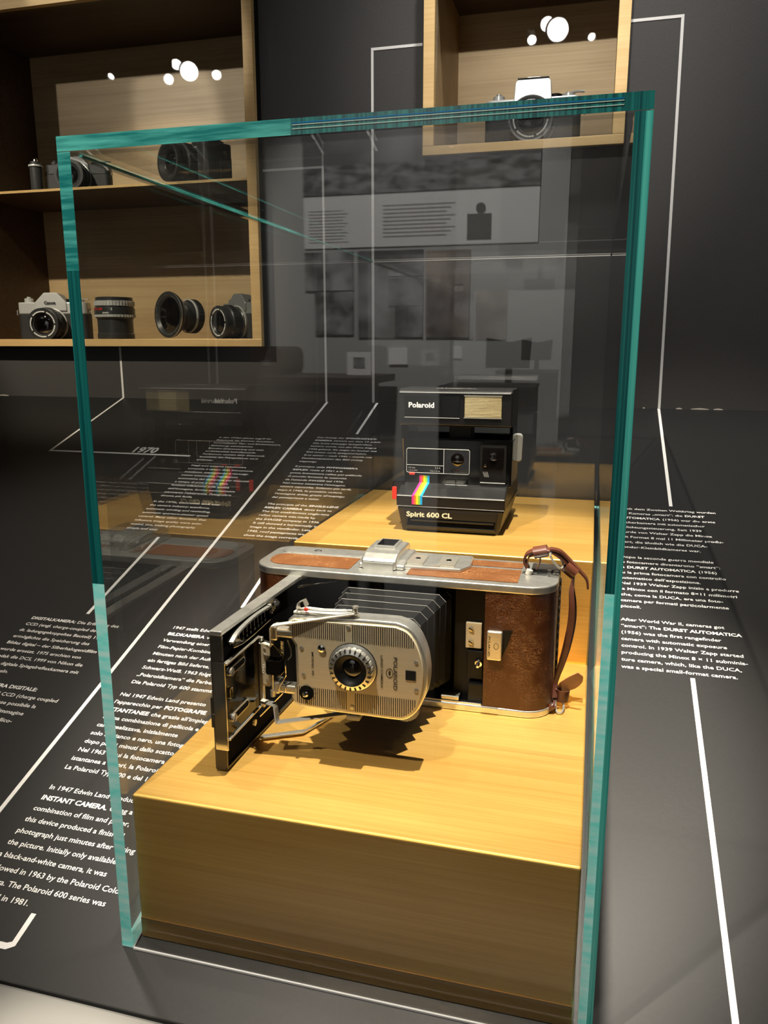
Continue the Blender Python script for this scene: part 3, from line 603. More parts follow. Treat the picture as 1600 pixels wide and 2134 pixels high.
# front standard: housing, face plate, lens
outl = [(0.1025, 0.2180), (0.1020, 0.2300), (0.1040, 0.2318), (0.1447, 0.2325), (0.1700, 0.2330)]+[tuple(p) for p in spl([(0.1840, 0.2330), (0.1925, 0.2300), (0.1985, 0.2230), (0.2030, 0.2120), (0.2050, 0.2000), (0.2047, 0.1880), (0.2020, 0.1770), (0.1975, 0.1680), (0.1910, 0.1625), (0.1850, 0.1614)], 3)]+[(0.1368, 0.1616), (0.1086, 0.1628), (0.1042, 0.1648), (0.1029, 0.1672), (0.1050, 0.1735), (0.1076, 0.1790), (0.1074, 0.1991), (0.1070, 0.2110)]
cxm, czm = 0.150, 0.197
def grow(pts, d):
    out = []
    n = len(pts)
    for i in range(n):
        a = Vector(pts[i-1]); b = Vector(pts[(i+1) % n]); t = (b-a).normalized(); nn = Vector((-t.y, t.x))
        out.append((pts[i][0]+nn.x*d, pts[i][1]+nn.y*d))
    return out
std = MB().prism(grow(outl, 0.0030), 0.0962, 0.1130, 'y', sm=True).build('lens_housing', M['alu'], A, bevel=0.0012, seg=2)
fp = MB().prism(outl, 0.0945, 0.0962, 'y', sm=True).build('face_plate', M['plate'], A, bevel=0.0003, seg=1)
gr = MB()
def xlim(x, topside):
    P = outl[4:26]; best = None
    for i in range(len(outl)):
        a, b = outl[i], outl[(i+1) % len(outl)]
        if (a[0]-x)*(b[0]-x) <= 0 and abs(a[0]-b[0]) > 1e-9:
            z = a[1]+(b[1]-a[1])*(x-a[0])/(b[0]-a[0])
            if topside and z > 0.2: best = z if best is None else max(best, z)
            if not topside and z < 0.2: best = z if best is None else min(best, z)
    return best
def grooves(x0, x1, za, zb, topside):
    x = x0
    while x < x1:
        l = xlim(x, topside)
        if topside: a, b = za, min(zb, (l or zb)-0.0008)
        else: a, b = max(za, (l or za)+0.0008), zb
        if b-a > 0.001: gr.box(x-0.00027, x+0.00027, 0.0942, 0.0946, a, b)
        x += 0.00165
grooves(0.1035, 0.1448, 0.2183, 0.2312, True); grooves(0.1514, 0.1990, 0.2180, 0.2330, True)
grooves(0.1060, 0.1468, 0.1630, 0.1777, False); grooves(0.1530, 0.2005, 0.1610, 0.1772, False)
gr.build('groove_lines', M['ink'], fp, kind='stuff')
for x, z in ((0.1480, 0.2295), (0.1104, 0.2094), (0.1117, 0.1877), (0.1503, 0.1655), (0.1999, 0.2075), (0.2003, 0.1853)):
    q = MB().lathe([(0.0017, 0), (0.0016, 0.0006), (0.0, 0.0007)], (x, 0.0944, z), n=14).build('plate_screw', M['nickel'], fp)
MB().lathe([(0.0030, 0), (0.0029, 0.0014), (0.0015, 0.0018), (0.0015, 0.0008), (0.0, 0.0008)], (0.1268, 0.0944, 0.2109), n=20).build('flash_socket', M['chrome'], fp)
q = MB().lathe([(0.0060, 0), (0.0058, 0.0008), (0.0, 0.0008)], (0.1138, 0.0944, 0.1731), n=24).build('shutter_dial', M['gloss'], fp)
MB().lathe([(0.0026, 0), (0.0024, 0.0022), (0.0012, 0.0024), (0.0012, 0.0050), (0.0, 0.0052)], (0.1138, 0.0936, 0.1731), n=16).build('dial_stud', M['chrome'], q)
tm = MB()
put_text(tm, 'POLAROID', (0.1828, 0.0941, 0.2098), (0, 0, -1), (1, 0, 0), 0.0042, width=0.0262)
put_text(tm, 'LAND CAMERA', (0.1730, 0.0941, 0.2103), (0, 0, -1), (1, 0, 0), 0.0024, width=0.0262)
put_text(tm, 'MODEL 95', (0.1184, 0.0941, 0.2072), (0, 0, -1), (1, 0, 0), 0.0023, width=0.0190)
put_text(tm, 'B', (0.1290, 0.0941, 0.2080), (0, 0, -1), (1, 0, 0), 0.0018); put_text(tm, 'I', (0.1240, 0.0941, 0.2130), (0, 0, -1), (1, 0, 0), 0.0018)
for t, x, z in (('1', 0.1140, 0.1808), ('2', 0.1192, 0.1775), ('3', 0.1208, 0.1738), ('4', 0.1195, 0.1698), ('M', 0.1128, 0.1660)): put_text(tm, t, (x, 0.0941, z), (0, 0, -1), (1, 0, 0), 0.0018)
tm.build('plate_lettering', M['ink'], fp, fixn=False, kind='stuff')
MB().tube([(0.1798+0.0026*math.cos(a*PI/10), 0.0943, 0.1967+0.0036*math.sin(a*PI/10)) for a in range(20)], 0.00022, 5, closed=True).build('emblem_ring', M['ink'], fp)
MB().prism([(0.1798, 0.1990), (0.1807, 0.1978), (0.1806, 0.1962), (0.1797, 0.1946), (0.1790, 0.1960), (0.1790, 0.1976)], 0.0941, 0.0945).build('emblem_leaf', M['ink'], fp)
MB().box(0.1921, 0.1997, 0.0938, 0.0946, 0.1930, 0.2004).build('finder_window', M['lens'], fp)
# thumb wheel peeping out at the lower right corner
wh = MB(); n = 44; pts = []
for k in range(n*2):
    r = 0.0118 if k % 2 else 0.0110; a = PI*k/n; pts.append((0.1905+r*math.cos(a), 0.1690+r*math.sin(a)))
wh.prism(pts, 0.0975, 0.0995, 'y').build('thumb_wheel', M['cream'], A)
wh = MB(); pts = []
for k in range(40):
    r = 0.0135 if k % 2 else 0.0110; a = PI*k/20; pts.append((0.1905+r*math.cos(a), 0.1695+r*math.sin(a)))
# lens
LC = (0.1512, 0.1983)
def annul(mb, c, prof, d=(0, -1, 0), n=48): return mb.lathe(prof, (c[0], 0.0945, c[1]), d, n, cap=False)
lf = annul(MB(), LC, [(0.0186, 0.0002), (0.0186, 0.0012), (0.0176, 0.0018), (0.0150, 0.0018)]).build('lens_flange', M['alu'], A)
annul(MB(), LC, [(0.0191, 0.0001), (0.0191, 0.0006), (0.0187, 0.0006), (0.0187, 0.0001)]).build('flange_groove', M['ink'], lf)
kn = MB(); n = 24; pi_, po = [], []
for k in range(n):
    for (f, r) in ((0.06, 0.0160), (0.16, 0.0167), (0.74, 0.0167), (0.84, 0.0160)):
        a = 2*PI*(k+f)/n; po.append((LC[0]+r*math.cos(a), LC[1]+r*math.sin(a))); pi_.append((LC[0]+0.0128*math.cos(a), LC[1]+0.0128*math.sin(a)))
m = len(po); ya, yb, yc = 0.0930, 0.0882, 0.0870
v = [(p[0], ya, p[1]) for p in po]+[(LC[0]+(p[0]-LC[0])*0.97, yb, LC[1]+(p[1]-LC[1])*0.97) for p in po]+[(p[0], yc, p[1]) for p in pi_]+[(p[0], ya, p[1]) for p in pi_]
fs = [(r*m+i, r*m+(i+1) % m, (r+1)*m+(i+1) % m, (r+1)*m+i) for r in range(3) for i in range(m)]
kn.add(v, fs); kn.build('knurled_ring', M['alu'], lf)
nk = MB()
for k in range(n):
    a = 2*PI*k/n; c_, s_ = math.cos(a), math.sin(a)
    X = Matrix.Translation((LC[0], 0, LC[1]))@Matrix.Rotation(-a, 4, 'Y')
    nk.box(0.0138, 0.0163, 0.0871, 0.0895, -0.00042, 0.00042, X=X)
nk.build('knurl_gaps', M['ink'], lf)
annul(MB(), LC, [(0.0130, 0.0074), (0.0124, 0.0076), (0.0112, 0.0050), (0.0085, 0.0030), (0.0075, 0.0028)]).build('lens_barrel', M['black'], lf)
MB().lathe([(0.0078, 0.0026), (0.0060, 0.0036), (0.0030, 0.0041), (0.0, 0.0042)], (LC[0], 0.0945, LC[1]), n=32).build('front_element', M['lens'], lf)
# hinge lugs and linkage between door and housing
lk = MB().box(0.0870, 0.1040, 0.0960, 0.1050, 0.2150, 0.2225).box(0.0850, 0.0900, 0.0950, 0.1060, 0.2120, 0.2245).build('hinge_lug', M['nickel'], A, bevel=0.0020, seg=3)
MB().box(0.0880, 0.1050, 0.0960, 0.1050, 0.1690, 0.1765).box(0.0850, 0.0910, 0.0950, 0.1060, 0.1680, 0.1790).build('hinge_lug', M['nickel'], A, bevel=0.0020, seg=3)
MB().box(0.0805, 0.0930, 0.0930, 0.1020, 0.1845, 0.1965).build('range_cam_box', M['gloss'], A, bevel=0.0010)
MB().box(0.0745, 0.0815, 0.0990, 0.1000, 0.1720, 0.2075).box(0.0760, 0.0850, 0.0975, 0.0990, 0.1740, 0.1835).box(0.0765, 0.0830, 0.0970, 0.0990, 0.1985, 0.2080).build('link_plate', M['plate'], A, bevel=0.0004)
for (x, z) in ((0.0785, 0.2045), (0.0785, 0.1995), (0.0800, 0.1790)):
    MB().lathe([(0.0011, 0), (0.0009, 0.0006), (0, 0.0007)], (x, 0.0968, z), n=10).build('link_rivet', M['nickel'], A)
for z in (0.1895, 0.1850): MB().tube([(0.0770+0.0009*math.cos(a*PI/6), 0.0975, z+0.0013*math.sin(a*PI/6)) for a in range(12)], 0.0003, 5, closed=True).build('link_eyelet', M['white'], A)
MB().tube([(0.0740, 0.1000, 0.2080), (0.0800, 0.0960, 0.2115), (0.0870, 0.0950, 0.2100), (0.0900, 0.0950, 0.2070), (0.0960, 0.0950, 0.1990), (0.0965, 0.0950, 0.1850), (0.0925, 0.0950, 0.1775)], 0.0008, 6).build('link_wire', M['chrome'], A)
MB().cyl((0.0850, 0.0960, 0.1700), (0, 0, 1), 0.0011, 0.0150, 10).cyl((0.0850, 0.0960, 0.1660), (0, 0, 1), 0.0022, 0.0050, 12).build('plunger_rod', M['nickel'], A)
MB().tube([(0.0925+0.0013*math.cos(k*PI/4), 0.0985+0.0013*math.sin(k*PI/4), 0.1990+k*0.00016) for k in range(80)], 0.00025, 4).build('coil_spring', M['chrome'], A)
MB().tube([(0.0955, 0.1030, 0.2110), (0.0985, 0.1020, 0.2040), (0.0990, 0.1010, 0.1990), (0.0965, 0.1000, 0.1960)], 0.0006, 5).tube([(0.0935+0.0025*math.cos(a), 0.0950, 0.1740+0.0038*math.sin(a)) for a in [k*PI/8-PI/2 for k in range(14)]], 0.0005, 5).build('link_wire', M['nickel'], A)
# release pointer and red ball on top of the housing
rp = MB().prism([(0.1030, 0.0975), (0.1520, 0.0975), (0.1500, 0.1080), (0.1100, 0.1110), (0.1040, 0.1050)], 0.2352, 0.2372, 'z').build('pointer_base', M['cream'], A, bevel=0.0006)
MB().tube([(0.1090, 0.0975, 0.2400), (0.1500, 0.0985, 0.2418)], 0.0006, 6).tube([(0.1090, 0.0960, 0.2410), (0.1080, 0.0990, 0.2390), (0.1250, 0.0965, 0.2395), (0.1500, 0.0970, 0.2410)], 0.0004, 5).build('pointer_rod', M['nickel'], rp)
MB().lathe([(0.0, -0.0017), (0.0012, -0.0012), (0.0017, 0), (0.0012, 0.0012), (0, 0.0017)], (0.1140, 0.0965, 0.2400), n=12, cap=False).build('red_ball', M['red'], rp)
MB().lathe([(0.0032, 0), (0.0032, 0.0014), (0.0018, 0.0016), (0.0018, 0.0060), (0.0026, 0.0064), (0.0022, 0.0076), (0, 0.0078)], (0.1520, 0.1000, 0.2372), (0, 0, 1), 16).build('pointer_pivot', M['nickel'], rp)
MB().ribbon([(0.1070, 0.1000, 0.2360), (0.1058, 0.1010, 0.2400), (0.1062, 0.1020, 0.2430), (0.1100, 0.1035, 0.2448), (0.1120, 0.1040, 0.2400)], (0.0, 0.007, 0), 0.0007).build('finger_tab', M['nickel'], rp)
MB().box(0.1430, 0.1540, 0.1020, 0.1120, 0.1500, 0.1545).build('lower_lug', M['cream'], A, bevel=0.0012)
# bellows
nf = 8; bl = MB(); rings = []; ridge = []
for k in range(nf*2+1):
    t = k/(nf*2); yy = 0.1130+(0.2300-0.1130)*t**0.9
    x0, x1 = 0.118-0.012*t, 0.1900+0.0190*t; z0, z1 = 0.1600-0.0270*t, 0.2235+0.0045*t
    d = 0.0 if k % 2 else -0.0055
    c = 0.006
    rr = [(x0-d*-1-0, z0), ]
    R = [(x0-d, z0-d+c), (x0-d, z1+d-c), (x0-d+c, z1+d), (x1+d-c, z1+d), (x1+d, z1+d-c), (x1+d, z0-d+c), (x1+d-c, z0-d), (x0-d+c, z0-d)]
    rings.append([(x, yy, z) for x, z in R])
    if k % 2: ridge.append([(x, yy, z) for x, z in R])
n = 8; v = [p for R in rings for p in R]; fs = []
for i in range(len(rings)-1):
    for k in range(n): fs.append((i*n+k, i*n+(k+1) % n, (i+1)*n+(k+1) % n, (i+1)*n+k))
bel = bl.add(v, fs).build('bellows', M['bellows'], A)
for R in ridge: MB().tube([R[1], R[2], R[3], R[4]], 0.00032, 5).build('fold_edge', M['worn'], bel); MB().tube([R[4], R[5]], 0.00022, 5).build('fold_edge', M['greystrap'] if False else M['bellows'], bel)
# leather carrying handle at the right end
hs = [(0.2680, 0.2420, 0.2420), (0.2645, 0.2420, 0.2500), (0.2665, 0.2420, 0.2560), (0.2740, 0.2420, 0.2595), (0.2850, 0.2420, 0.2605), (0.2950, 0.2420, 0.2555), (0.3030, 0.2420, 0.2480), (0.3065, 0.2400, 0.2390), (0.3060, 0.2370, 0.2280), (0.3075, 0.2350, 0.2150), (0.3075, 0.2350, 0.1980), (0.3045, 0.2350, 0.1760), (0.3000, 0.2350, 0.1560), (0.2965, 0.2350, 0.1420), (0.2965, 0.2300, 0.1330), (0.2960, 0.2240, 0.1265), (0.2900, 0.2180, 0.1232), (0.2820, 0.2180, 0.1228)]
P = spl(hs, 5); nP = len(P)
wv = []
for i in range(nP):
    t = i/nP; k_ = max(0.0, math.sin((t-0.42)*PI/0.40)) if 0.42 < t < 0.82 else 0.0; wv.append((0.0005+0.0058*k_, 0.0085+0.001*math.sin(t*PI), 0.001))
st = MB().ribbon(P, wv, 0.0022).build('carrying_strap', M['strap'], A, bevel=0.0005)
stc = MB().ribbon([Vector(p)+Vector((0.0, -0.0054, 0.0)) for p in P[38:72]], (0.0040, 0, 0.0006), 0.0006).build('strap_side', M['strap'], st)
def loop(c, d, rx, ry, wid, th, name, m, par, n=18):
    d = Vector(d).normalized(); yv = Vector((0, 1, 0)); xv = yv.cross(d).normalized(); v = []
    for i in range(n):
        a = 2*PI*i/n; o_ = xv*(rx*math.cos(a))+yv*(ry*math.sin(a)); i_ = xv*((rx-th)*math.cos(a))+yv*((ry-th)*math.sin(a))
        for q in (o_-d*wid/2, o_+d*wid/2, i_+d*wid/2, i_-d*wid/2): v.append(Vector(c)+q)
    fs = [(i*4+k, i*4+(k+1) % 4, ((i+1) % n)*4+(k+1) % 4, ((i+1) % n)*4+k) for i in range(n) for k in range(4)]
    return MB().add(v, fs, 0, True).build(name, m, par)
loop((0.2780, 0.2420, 0.2585), (1, 0, 0.25), 0.0052, 0.0072, 0.0120, 0.0009, 'strap_keeper', M['strap'], st)
loop((0.3040, 0.2410, 0.2450), (0.75, 0, -0.6), 0.0062, 0.0074, 0.0110, 0.0009, 'strap_keeper', M['strap'], st)
loop((0.3020, 0.2310, 0.1325), (0.1, 0, 1), 0.0068, 0.0070, 0.0105, 0.0009, 'strap_keeper', M['strap'], st)
loop((0.2925, 0.2190, 0.1250), (0.6, 0, 0.7), 0.0045, 0.0066, 0.0080, 0.0009, 'strap_keeper', M['strap'], st)
MB().ribbon(spl([(0.2860, 0.2410, 0.2620), (0.2950, 0.2410, 0.2600), (0.3040, 0.2410, 0.2520), (0.3120, 0.2410, 0.2440), (0.3180, 0.2410, 0.2370), (0.3195, 0.2410, 0.2290)], 5), (0, 0.0085, 0), 0.0018).build('strap_end', M['strap'], st)
MB().ribbon(spl([(0.3000, 0.2300, 0.1330), (0.3030, 0.2300, 0.1390), (0.3090, 0.2290, 0.1440), (0.3150, 0.2280, 0.1500), (0.3175, 0.2270, 0.1545)], 5), [tuple(Vector((0.80, 0.10, -0.60))*(0.0035+0.0090*math.sin(PI*min(1, (k+1)/23))**1.3) for _ in (0,))[0] for k in range(21)], 0.0012).build('strap_end', M['strap_raw'], st)
MB().ribbon(spl([(0.2680, 0.2420, 0.2415), (0.2668, 0.2420, 0.2490), (0.2690, 0.2420, 0.2540), (0.2760, 0.2420, 0.2560), (0.2780, 0.2420, 0.2500), (0.2750, 0.2420, 0.2430)], 5), (0, 0.0075, 0), 0.0012).build('strap_loop', M['strap'], st)
MB().tube(spl([(0.2865, 0.2345, 0.2585), (0.2890, 0.2345, 0.2530), (0.2950, 0.2345, 0.2470), (0.2975, 0.2380, 0.2475), (0.2960, 0.2480, 0.2500), (0.2890, 0.2480, 0.2580)], 4, True), 0.0010, 8, closed=True).build('buckle', M['nickel'], st)
MB().tube(spl([(0.2975, 0.2245, 0.1290), (0.2978, 0.2200, 0.1240), (0.2995, 0.2150, 0.1222), (0.3035, 0.2160, 0.1222), (0.3045, 0.2260, 0.1250), (0.3000, 0.2270, 0.1290)], 4, True), 0.0010, 8, closed=True).build('buckle', M['nickel'], st)
MB().cyl((0.2685, 0.2370, 0.2386), (0.3, 0, 1), 0.0030, 0.0045, 12).build('strap_stud', M['cream'], A)

# ------------------------------------------------------------------ box-type instant camera with rainbow stripe
B = rootobj('instant_camera', (0.167, 0.46, Z2), 'black plastic instant camera with rainbow stripe and red button, on the upper step', 'camera')
FY, BY = 0.4118, 0.4370
z0 = Z2+0.0001
base = MB()
# tapered base
v = [(0.1120, FY+0.003, z0), (0.2215, FY+0.003, z0), (0.2215, 0.540, z0), (0.1120, 0.540, z0), (0.1065, FY, 0.2556), (0.2270, FY, 0.2556), (0.2285, 0.556, 0.2556), (0.1050, 0.556, 0.2556)]
base.add(v, [(0, 3, 2, 1), (4, 5, 6, 7), (0, 1, 5, 4), (1, 2, 6, 5), (2, 3, 7, 6), (3, 0, 4, 7)])
base.build('base', M['blackplastic'], B, bevel=0.0012)
pf = MB().prism([(0.1165, 0.2320), (0.2180, 0.2320), (0.2205, 0.2530), (0.1140, 0.2530)], FY-0.0006, FY+0.0030).build('front_panel', M['blackplastic'], B, bevel=0.0005)
MB().prism([(0.1180, 0.2352), (0.2170, 0.2352), (0.2185, 0.2432), (0.1190, 0.2437)], FY-0.0009, FY+0.001).build('picture_slot', M['velvet'], pf)
MB().box(0.1225, 0.2165, FY-0.0016, FY, 0.2402, 0.2420).build('slot_bar', M['blackplastic'], pf, bevel=0.0003)
MB().box(0.1180, 0.2180, FY-0.0020, FY, 0.2338, 0.2350).build('slot_lip', M['blackplastic'], pf, bevel=0.0003)
put_text(MB(), 'Spirit 600 CL', (0.1173, FY-0.0009, 0.2452), (1, 0, 0), (0, 0, 1), 0.0078, True, width=0.0523).build('lettering', M['text_gold'], pf, fixn=False)
# front band and sloping shelf
sh = MB().prism([(FY-0.0008, 0.2562), (FY-0.0008, 0.2690), (BY, 0.2795), (0.5560, 0.2795), (0.5560, 0.2562)], 0.1055, 0.2278, 'x').build('front_door', M['blackplastic'], B, bevel=0.0012, seg=2)
MB().box(0.1062, 0.2272, FY-0.0014, FY-0.0004, 0.2683, 0.2688).box(0.1062, 0.2272, FY-0.0010, FY-0.0004, 0.2566, 0.2569).build('silver_line', M['silver'], sh)
# body face
MB().prism([(0.1085, 0.2780), (0.2310, 0.2780), (0.2315, 0.3310), (0.1070, 0.3310)], BY, 0.5100).build('body', M['gloss'], B, bevel=0.0015)
MB().prism([(0.4380, 0.2780), (0.5400, 0.2780), (0.5400, 0.3000), (0.5100, 0.3310), (0.4380, 0.3310)], 0.1100, 0.2290, 'x').build('body_rear', M['blackplastic'], B, bevel=0.002)
lp = MB().prism(rrect(0.1112, 0.1842, 0.2912, 0.3195, 0.0022, 4), BY-0.0012, BY, sm=True).build('lens_panel', M['gloss'], B)
def outline(mb, pts, w, y):
    n = len(pts); P = [Vector(p) for p in pts]
    mb.tube([(p[0], y, p[1]) for p in pts], w, 5, closed=True)
o_ = MB(); outline(o_, rrect(0.1114, 0.1840, 0.2914, 0.3193, 0.0022, 4), 0.00033, BY-0.0012)
o_.box(0.1545, 0.1551, BY-0.0016, BY-0.0011, 0.2914, 0.3193).box(0.1116, 0.1548, BY-0.0016, BY-0.0011, 0.3000, 0.3005).build('panel_outline', M['silver'], lp)
MB().prism(rrect(0.1562, 0.1832, 0.2925, 0.3182, 0.0015, 3), BY-0.0016, BY-0.0011).build('lens_window', M['lens'], lp)
MB().lathe([(0.0075, 0.0), (0.0070, 0.0012), (0.0050, 0.0020), (0.0, 0.0024)], (0.1705, BY-0.0016, 0.3080), n=24).build('lens', M['lens'], lp)
tm = MB()
put_text(tm, '4 ft (m)', (0.1135, BY-0.0014, 0.2962), (1, 0, 0), (0, 0, 1), 0.0026); put_text(tm, '1.2 m (∞)', (0.1135, BY-0.0014, 0.2932), (1, 0, 0), (0, 0, 1), 0.0026)
put_text(tm, '2-4 ft', (0.1445, BY-0.0014, 0.2965), (1, 0, 0), (0, 0, 1), 0.0030); put_text(tm, '0.6-1.2 m', (0.1392, BY-0.0014, 0.2930), (1, 0, 0), (0, 0, 1), 0.0030)
tm.build('lettering', M['greystrap'], lp, fixn=False)
MB().box(0.1150, 0.1215, BY-0.0040, BY-0.0008, 0.2888, 0.2915).build('focus_tab', M['redpaint'], B, bevel=0.0006)
vf = MB().prism(rrect(0.1960, 0.2250, 0.2822, 0.3256, 0.0016, 3), BY-0.0008, BY+0.0002).build('finder_recess', M['black'], B)
MB().prism(rrect(0.1985, 0.2225, 0.2990, 0.3235, 0.002, 3), BY-0.0020, BY-0.0006).build('finder_window', M['lens'], vf, bevel=0.0004)
MB().lathe([(0.0050, 0), (0.0045, 0.0012), (0, 0.0018)], (0.2110, BY-0.0020, 0.3130), n=20).lathe([(0.0022, 0), (0.0, 0.0010)], (0.2020, BY-0.0020, 0.3030), n=12).build('finder_lens', M['lens'], vf)
s_ = MB()
for k in range(4):
    s_.prism([(0.1992+k*0.0016, 0.2955), (0.1998+k*0.0016, 0.2955), (0.2020+k*0.0014, 0.2895), (0.2014+k*0.0014, 0.2895)], BY-0.0012, BY-0.0007)
s_.build('meter_stripes', M['greystrap'], vf)
MB().box(0.1965, 0.2245, BY-0.0014, BY-0.0006, 0.2826, 0.2834).build('silver_line', M['silver'], vf)
for x in (0.1568, 0.1699):
    MB().box(x, x+0.0120, BY-0.0016, BY, 0.2800, 0.2852).build('push_button', M['gloss'], B, bevel=0.0005); MB().box(x, x+0.0120, BY-0.0018, BY-0.0003, 0.2786, 0.2793).build('silver_line', M['silver'], B)
# rainbow stripe: face, shelf and front band
for k, c in enumerate(('magenta', 'orange', 'yellow', 'green', 'blue')):
    a, b = 0.1265+k*0.00232, 0.1265+(k+1)*0.00232; a2, b2 = 0.1236+k*0.00240, 0.1236+(k+1)*0.00240
    m_ = MB().box(a, b, BY-0.0004, BY+0.0002, 0.2795, 0.2880)
    m_.add([(a2, FY-0.0007, 0.2694), (b2, FY-0.0007, 0.2694), (b, BY-0.0002, 0.2801), (a, BY-0.0002, 0.2801)], [(0, 1, 2, 3)])
    m_.box(a2, b2, FY-0.0017, FY-0.0007, 0.2592, 0.2695)
    m_.build('rainbow_stripe', M[c], B, fixn=False)
# flash bar on two side arms and a middle column
fl = MB().prism([(0.4330, 0.3465), (0.4340, 0.3838), (0.4400, 0.3868), (0.4900, 0.3862), (0.5000, 0.3800), (0.5040, 0.3480), (0.4900, 0.3430), (0.4450, 0.3445)], 0.1020, 0.2300, 'x').build('flash_bar', M['blackplastic'], B, bevel=0.0012)
MB().box(0.1035, 0.2280, 0.4322, 0.4334, 0.3826, 0.3832).box(0.1093, 0.1721, 0.4322, 0.4336, 0.3547, 0.3552).build('silver_line', M['silver'], fl)
MB().box(0.1093, 0.1721, 0.4326, 0.4336, 0.3556, 0.3790).build('name_panel', M['gloss'], fl)
put_text(MB(), 'Polaroid', (0.1138, 0.4323, 0.3662), (1, 0, 0), (0, 0, 1), 0.0080, True, width=0.0296).build('lettering', M['white'], fl, fixn=False)
fg = mat('flash_diffuser_amber', (0.92, 0.70, 0.34), 0.12, 0.2, noise=0.35, nscale=1, stretch=(60, 60, 900), coat=1.0)
MB().box(0.1778, 0.2186, 0.4316, 0.4340, 0.3555, 0.3800).build('flash_window', fg, fl, bevel=0.0006)
fr_ = MB()
for z in (0.3553, 0.3796): fr_.box(0.1772, 0.2192, 0.4308, 0.4318, z, z+0.0009)
fr_.build('flash_trim', M['nickel'], fl)
fb = MB()
for k in range(14): fb.box(0.1782, 0.2182, 0.4311, 0.4317, 0.3572+k*0.0016, 0.3576+k*0.0016)
fb.build('flash_ribs', M['plate'], fl)
put_text(MB(), '600 INSTANT FILM', (0.1430, 0.4450, 0.3870), (1, 0, 0), (0, 1, 0), 0.0050, width=0.0450).build('lettering', M['white'], fl, fixn=False)
MB().box(0.1585, 0.1840, 0.4460, 0.4700, 0.3290, 0.3460).build('flash_column', M['black'], B, bevel=0.0006)
for xa, xb in ((0.1040, 0.1120), (0.2275, 0.2310)): MB().prism([(0.4400, 0.3300), (0.4400, 0.3460), (0.4900, 0.3460), (0.5000, 0.3050), (0.4900, 0.2950), (0.4500, 0.3000)], xa, xb, 'x').build('flash_arm', M['gloss'], B, bevel=0.0008)
MB().prism(rrect(0.0955, 0.1100, 0.2592, 0.2815, 0.0030, 3), 0.4310, 0.4700).build('shutter_grip', M['gloss'], B, bevel=0.001)
MB().prism(rrect(0.0958, 0.1012, 0.2600, 0.2748, 0.0014, 3), 0.4290, 0.4312).build('shutter_button', M['red'], B, bevel=0.0006)
MB().prism(rrect(0.2018, 0.2368, 0.2980, 0.3322, 0.004, 4), 0.4990, 0.5060, sm=True).build('hand_strap', M['greystrap'], B, bevel=0.0015)

# ------------------------------------------------------------------ wall niches
def niche(name, loc, x0, x1, zz0, zz1, fw_, label, lamp=None, shelf=None, back=1.2):
    """inner opening x0..x1, zz0..zz1; frame width fw_; front plane at 0.968"""
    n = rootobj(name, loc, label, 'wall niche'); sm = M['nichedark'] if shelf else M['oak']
    f0 = 0.9682
    MB().box(x0-fw_, x1+fw_, f0, f0+0.012, zz0-0.0145, zz0).build('frame_rail', M['frame'], n, bevel=0.0006)
    MB().box(x0-fw_, x1+fw_, f0, f0+0.012, zz1, zz1+0.0180).build('frame_rail', M['frame'], n, bevel=0.0006)
    MB().box(x0-fw_, x0, f0, f0+0.012, zz0, zz1).build('frame_stile', M['frame'], n, bevel=0.0006)
    MB().box(x1, x1+fw_, f0, f0+0.012, zz0, zz1).build('frame_stile', M['frame'], n, bevel=0.0006)
    d0 = f0+0.012; d1 = YW-0.0003
    s = MB(); a, b, c, d = x0-fw_, x1+fw_, zz0-0.0145, zz1+0.018
    s.box(a, b, d0, d1, c, zz0-0.003).box(a, b, d0, d1, zz1+0.003, d).box(a, x0-0.003, d0, d1, zz0-0.003, zz1+0.003).box(x1+0.003, b, d0, d1, zz0-0.003, zz1+0.003)
    s.build('frame_body', M['black'], n)
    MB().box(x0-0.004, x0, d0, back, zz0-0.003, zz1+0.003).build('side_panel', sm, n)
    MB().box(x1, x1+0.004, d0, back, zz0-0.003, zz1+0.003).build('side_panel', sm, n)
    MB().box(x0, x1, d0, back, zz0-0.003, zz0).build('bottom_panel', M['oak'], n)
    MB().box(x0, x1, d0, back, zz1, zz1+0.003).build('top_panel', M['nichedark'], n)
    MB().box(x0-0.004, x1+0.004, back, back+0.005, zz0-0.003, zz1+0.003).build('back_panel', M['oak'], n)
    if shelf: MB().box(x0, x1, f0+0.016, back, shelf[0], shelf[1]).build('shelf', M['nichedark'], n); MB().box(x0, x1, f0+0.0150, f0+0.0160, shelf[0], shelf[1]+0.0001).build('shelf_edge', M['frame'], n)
    MB().box(x0+0.0002, x1-0.0002, f0+0.0100, f0+0.0130, zz0+0.0002, zz1-0.0002).build('glass_front', M['nglass'], n)
    return n
niche('small_wall_niche', (0.175, YW, 0.75), NX0, NX1, NZ0, NZ1, 0.0190, 'small square wooden-framed wall niche with one camera, above the counter')
niche('large_wall_niche', (-0.82, YW, 0.43), LX0, LX1, LZ0, LZ1, 0.0190, 'wide wooden-framed wall niche with two shelves of cameras and lenses, left of the glass case', shelf=(0.7300, 0.7345))

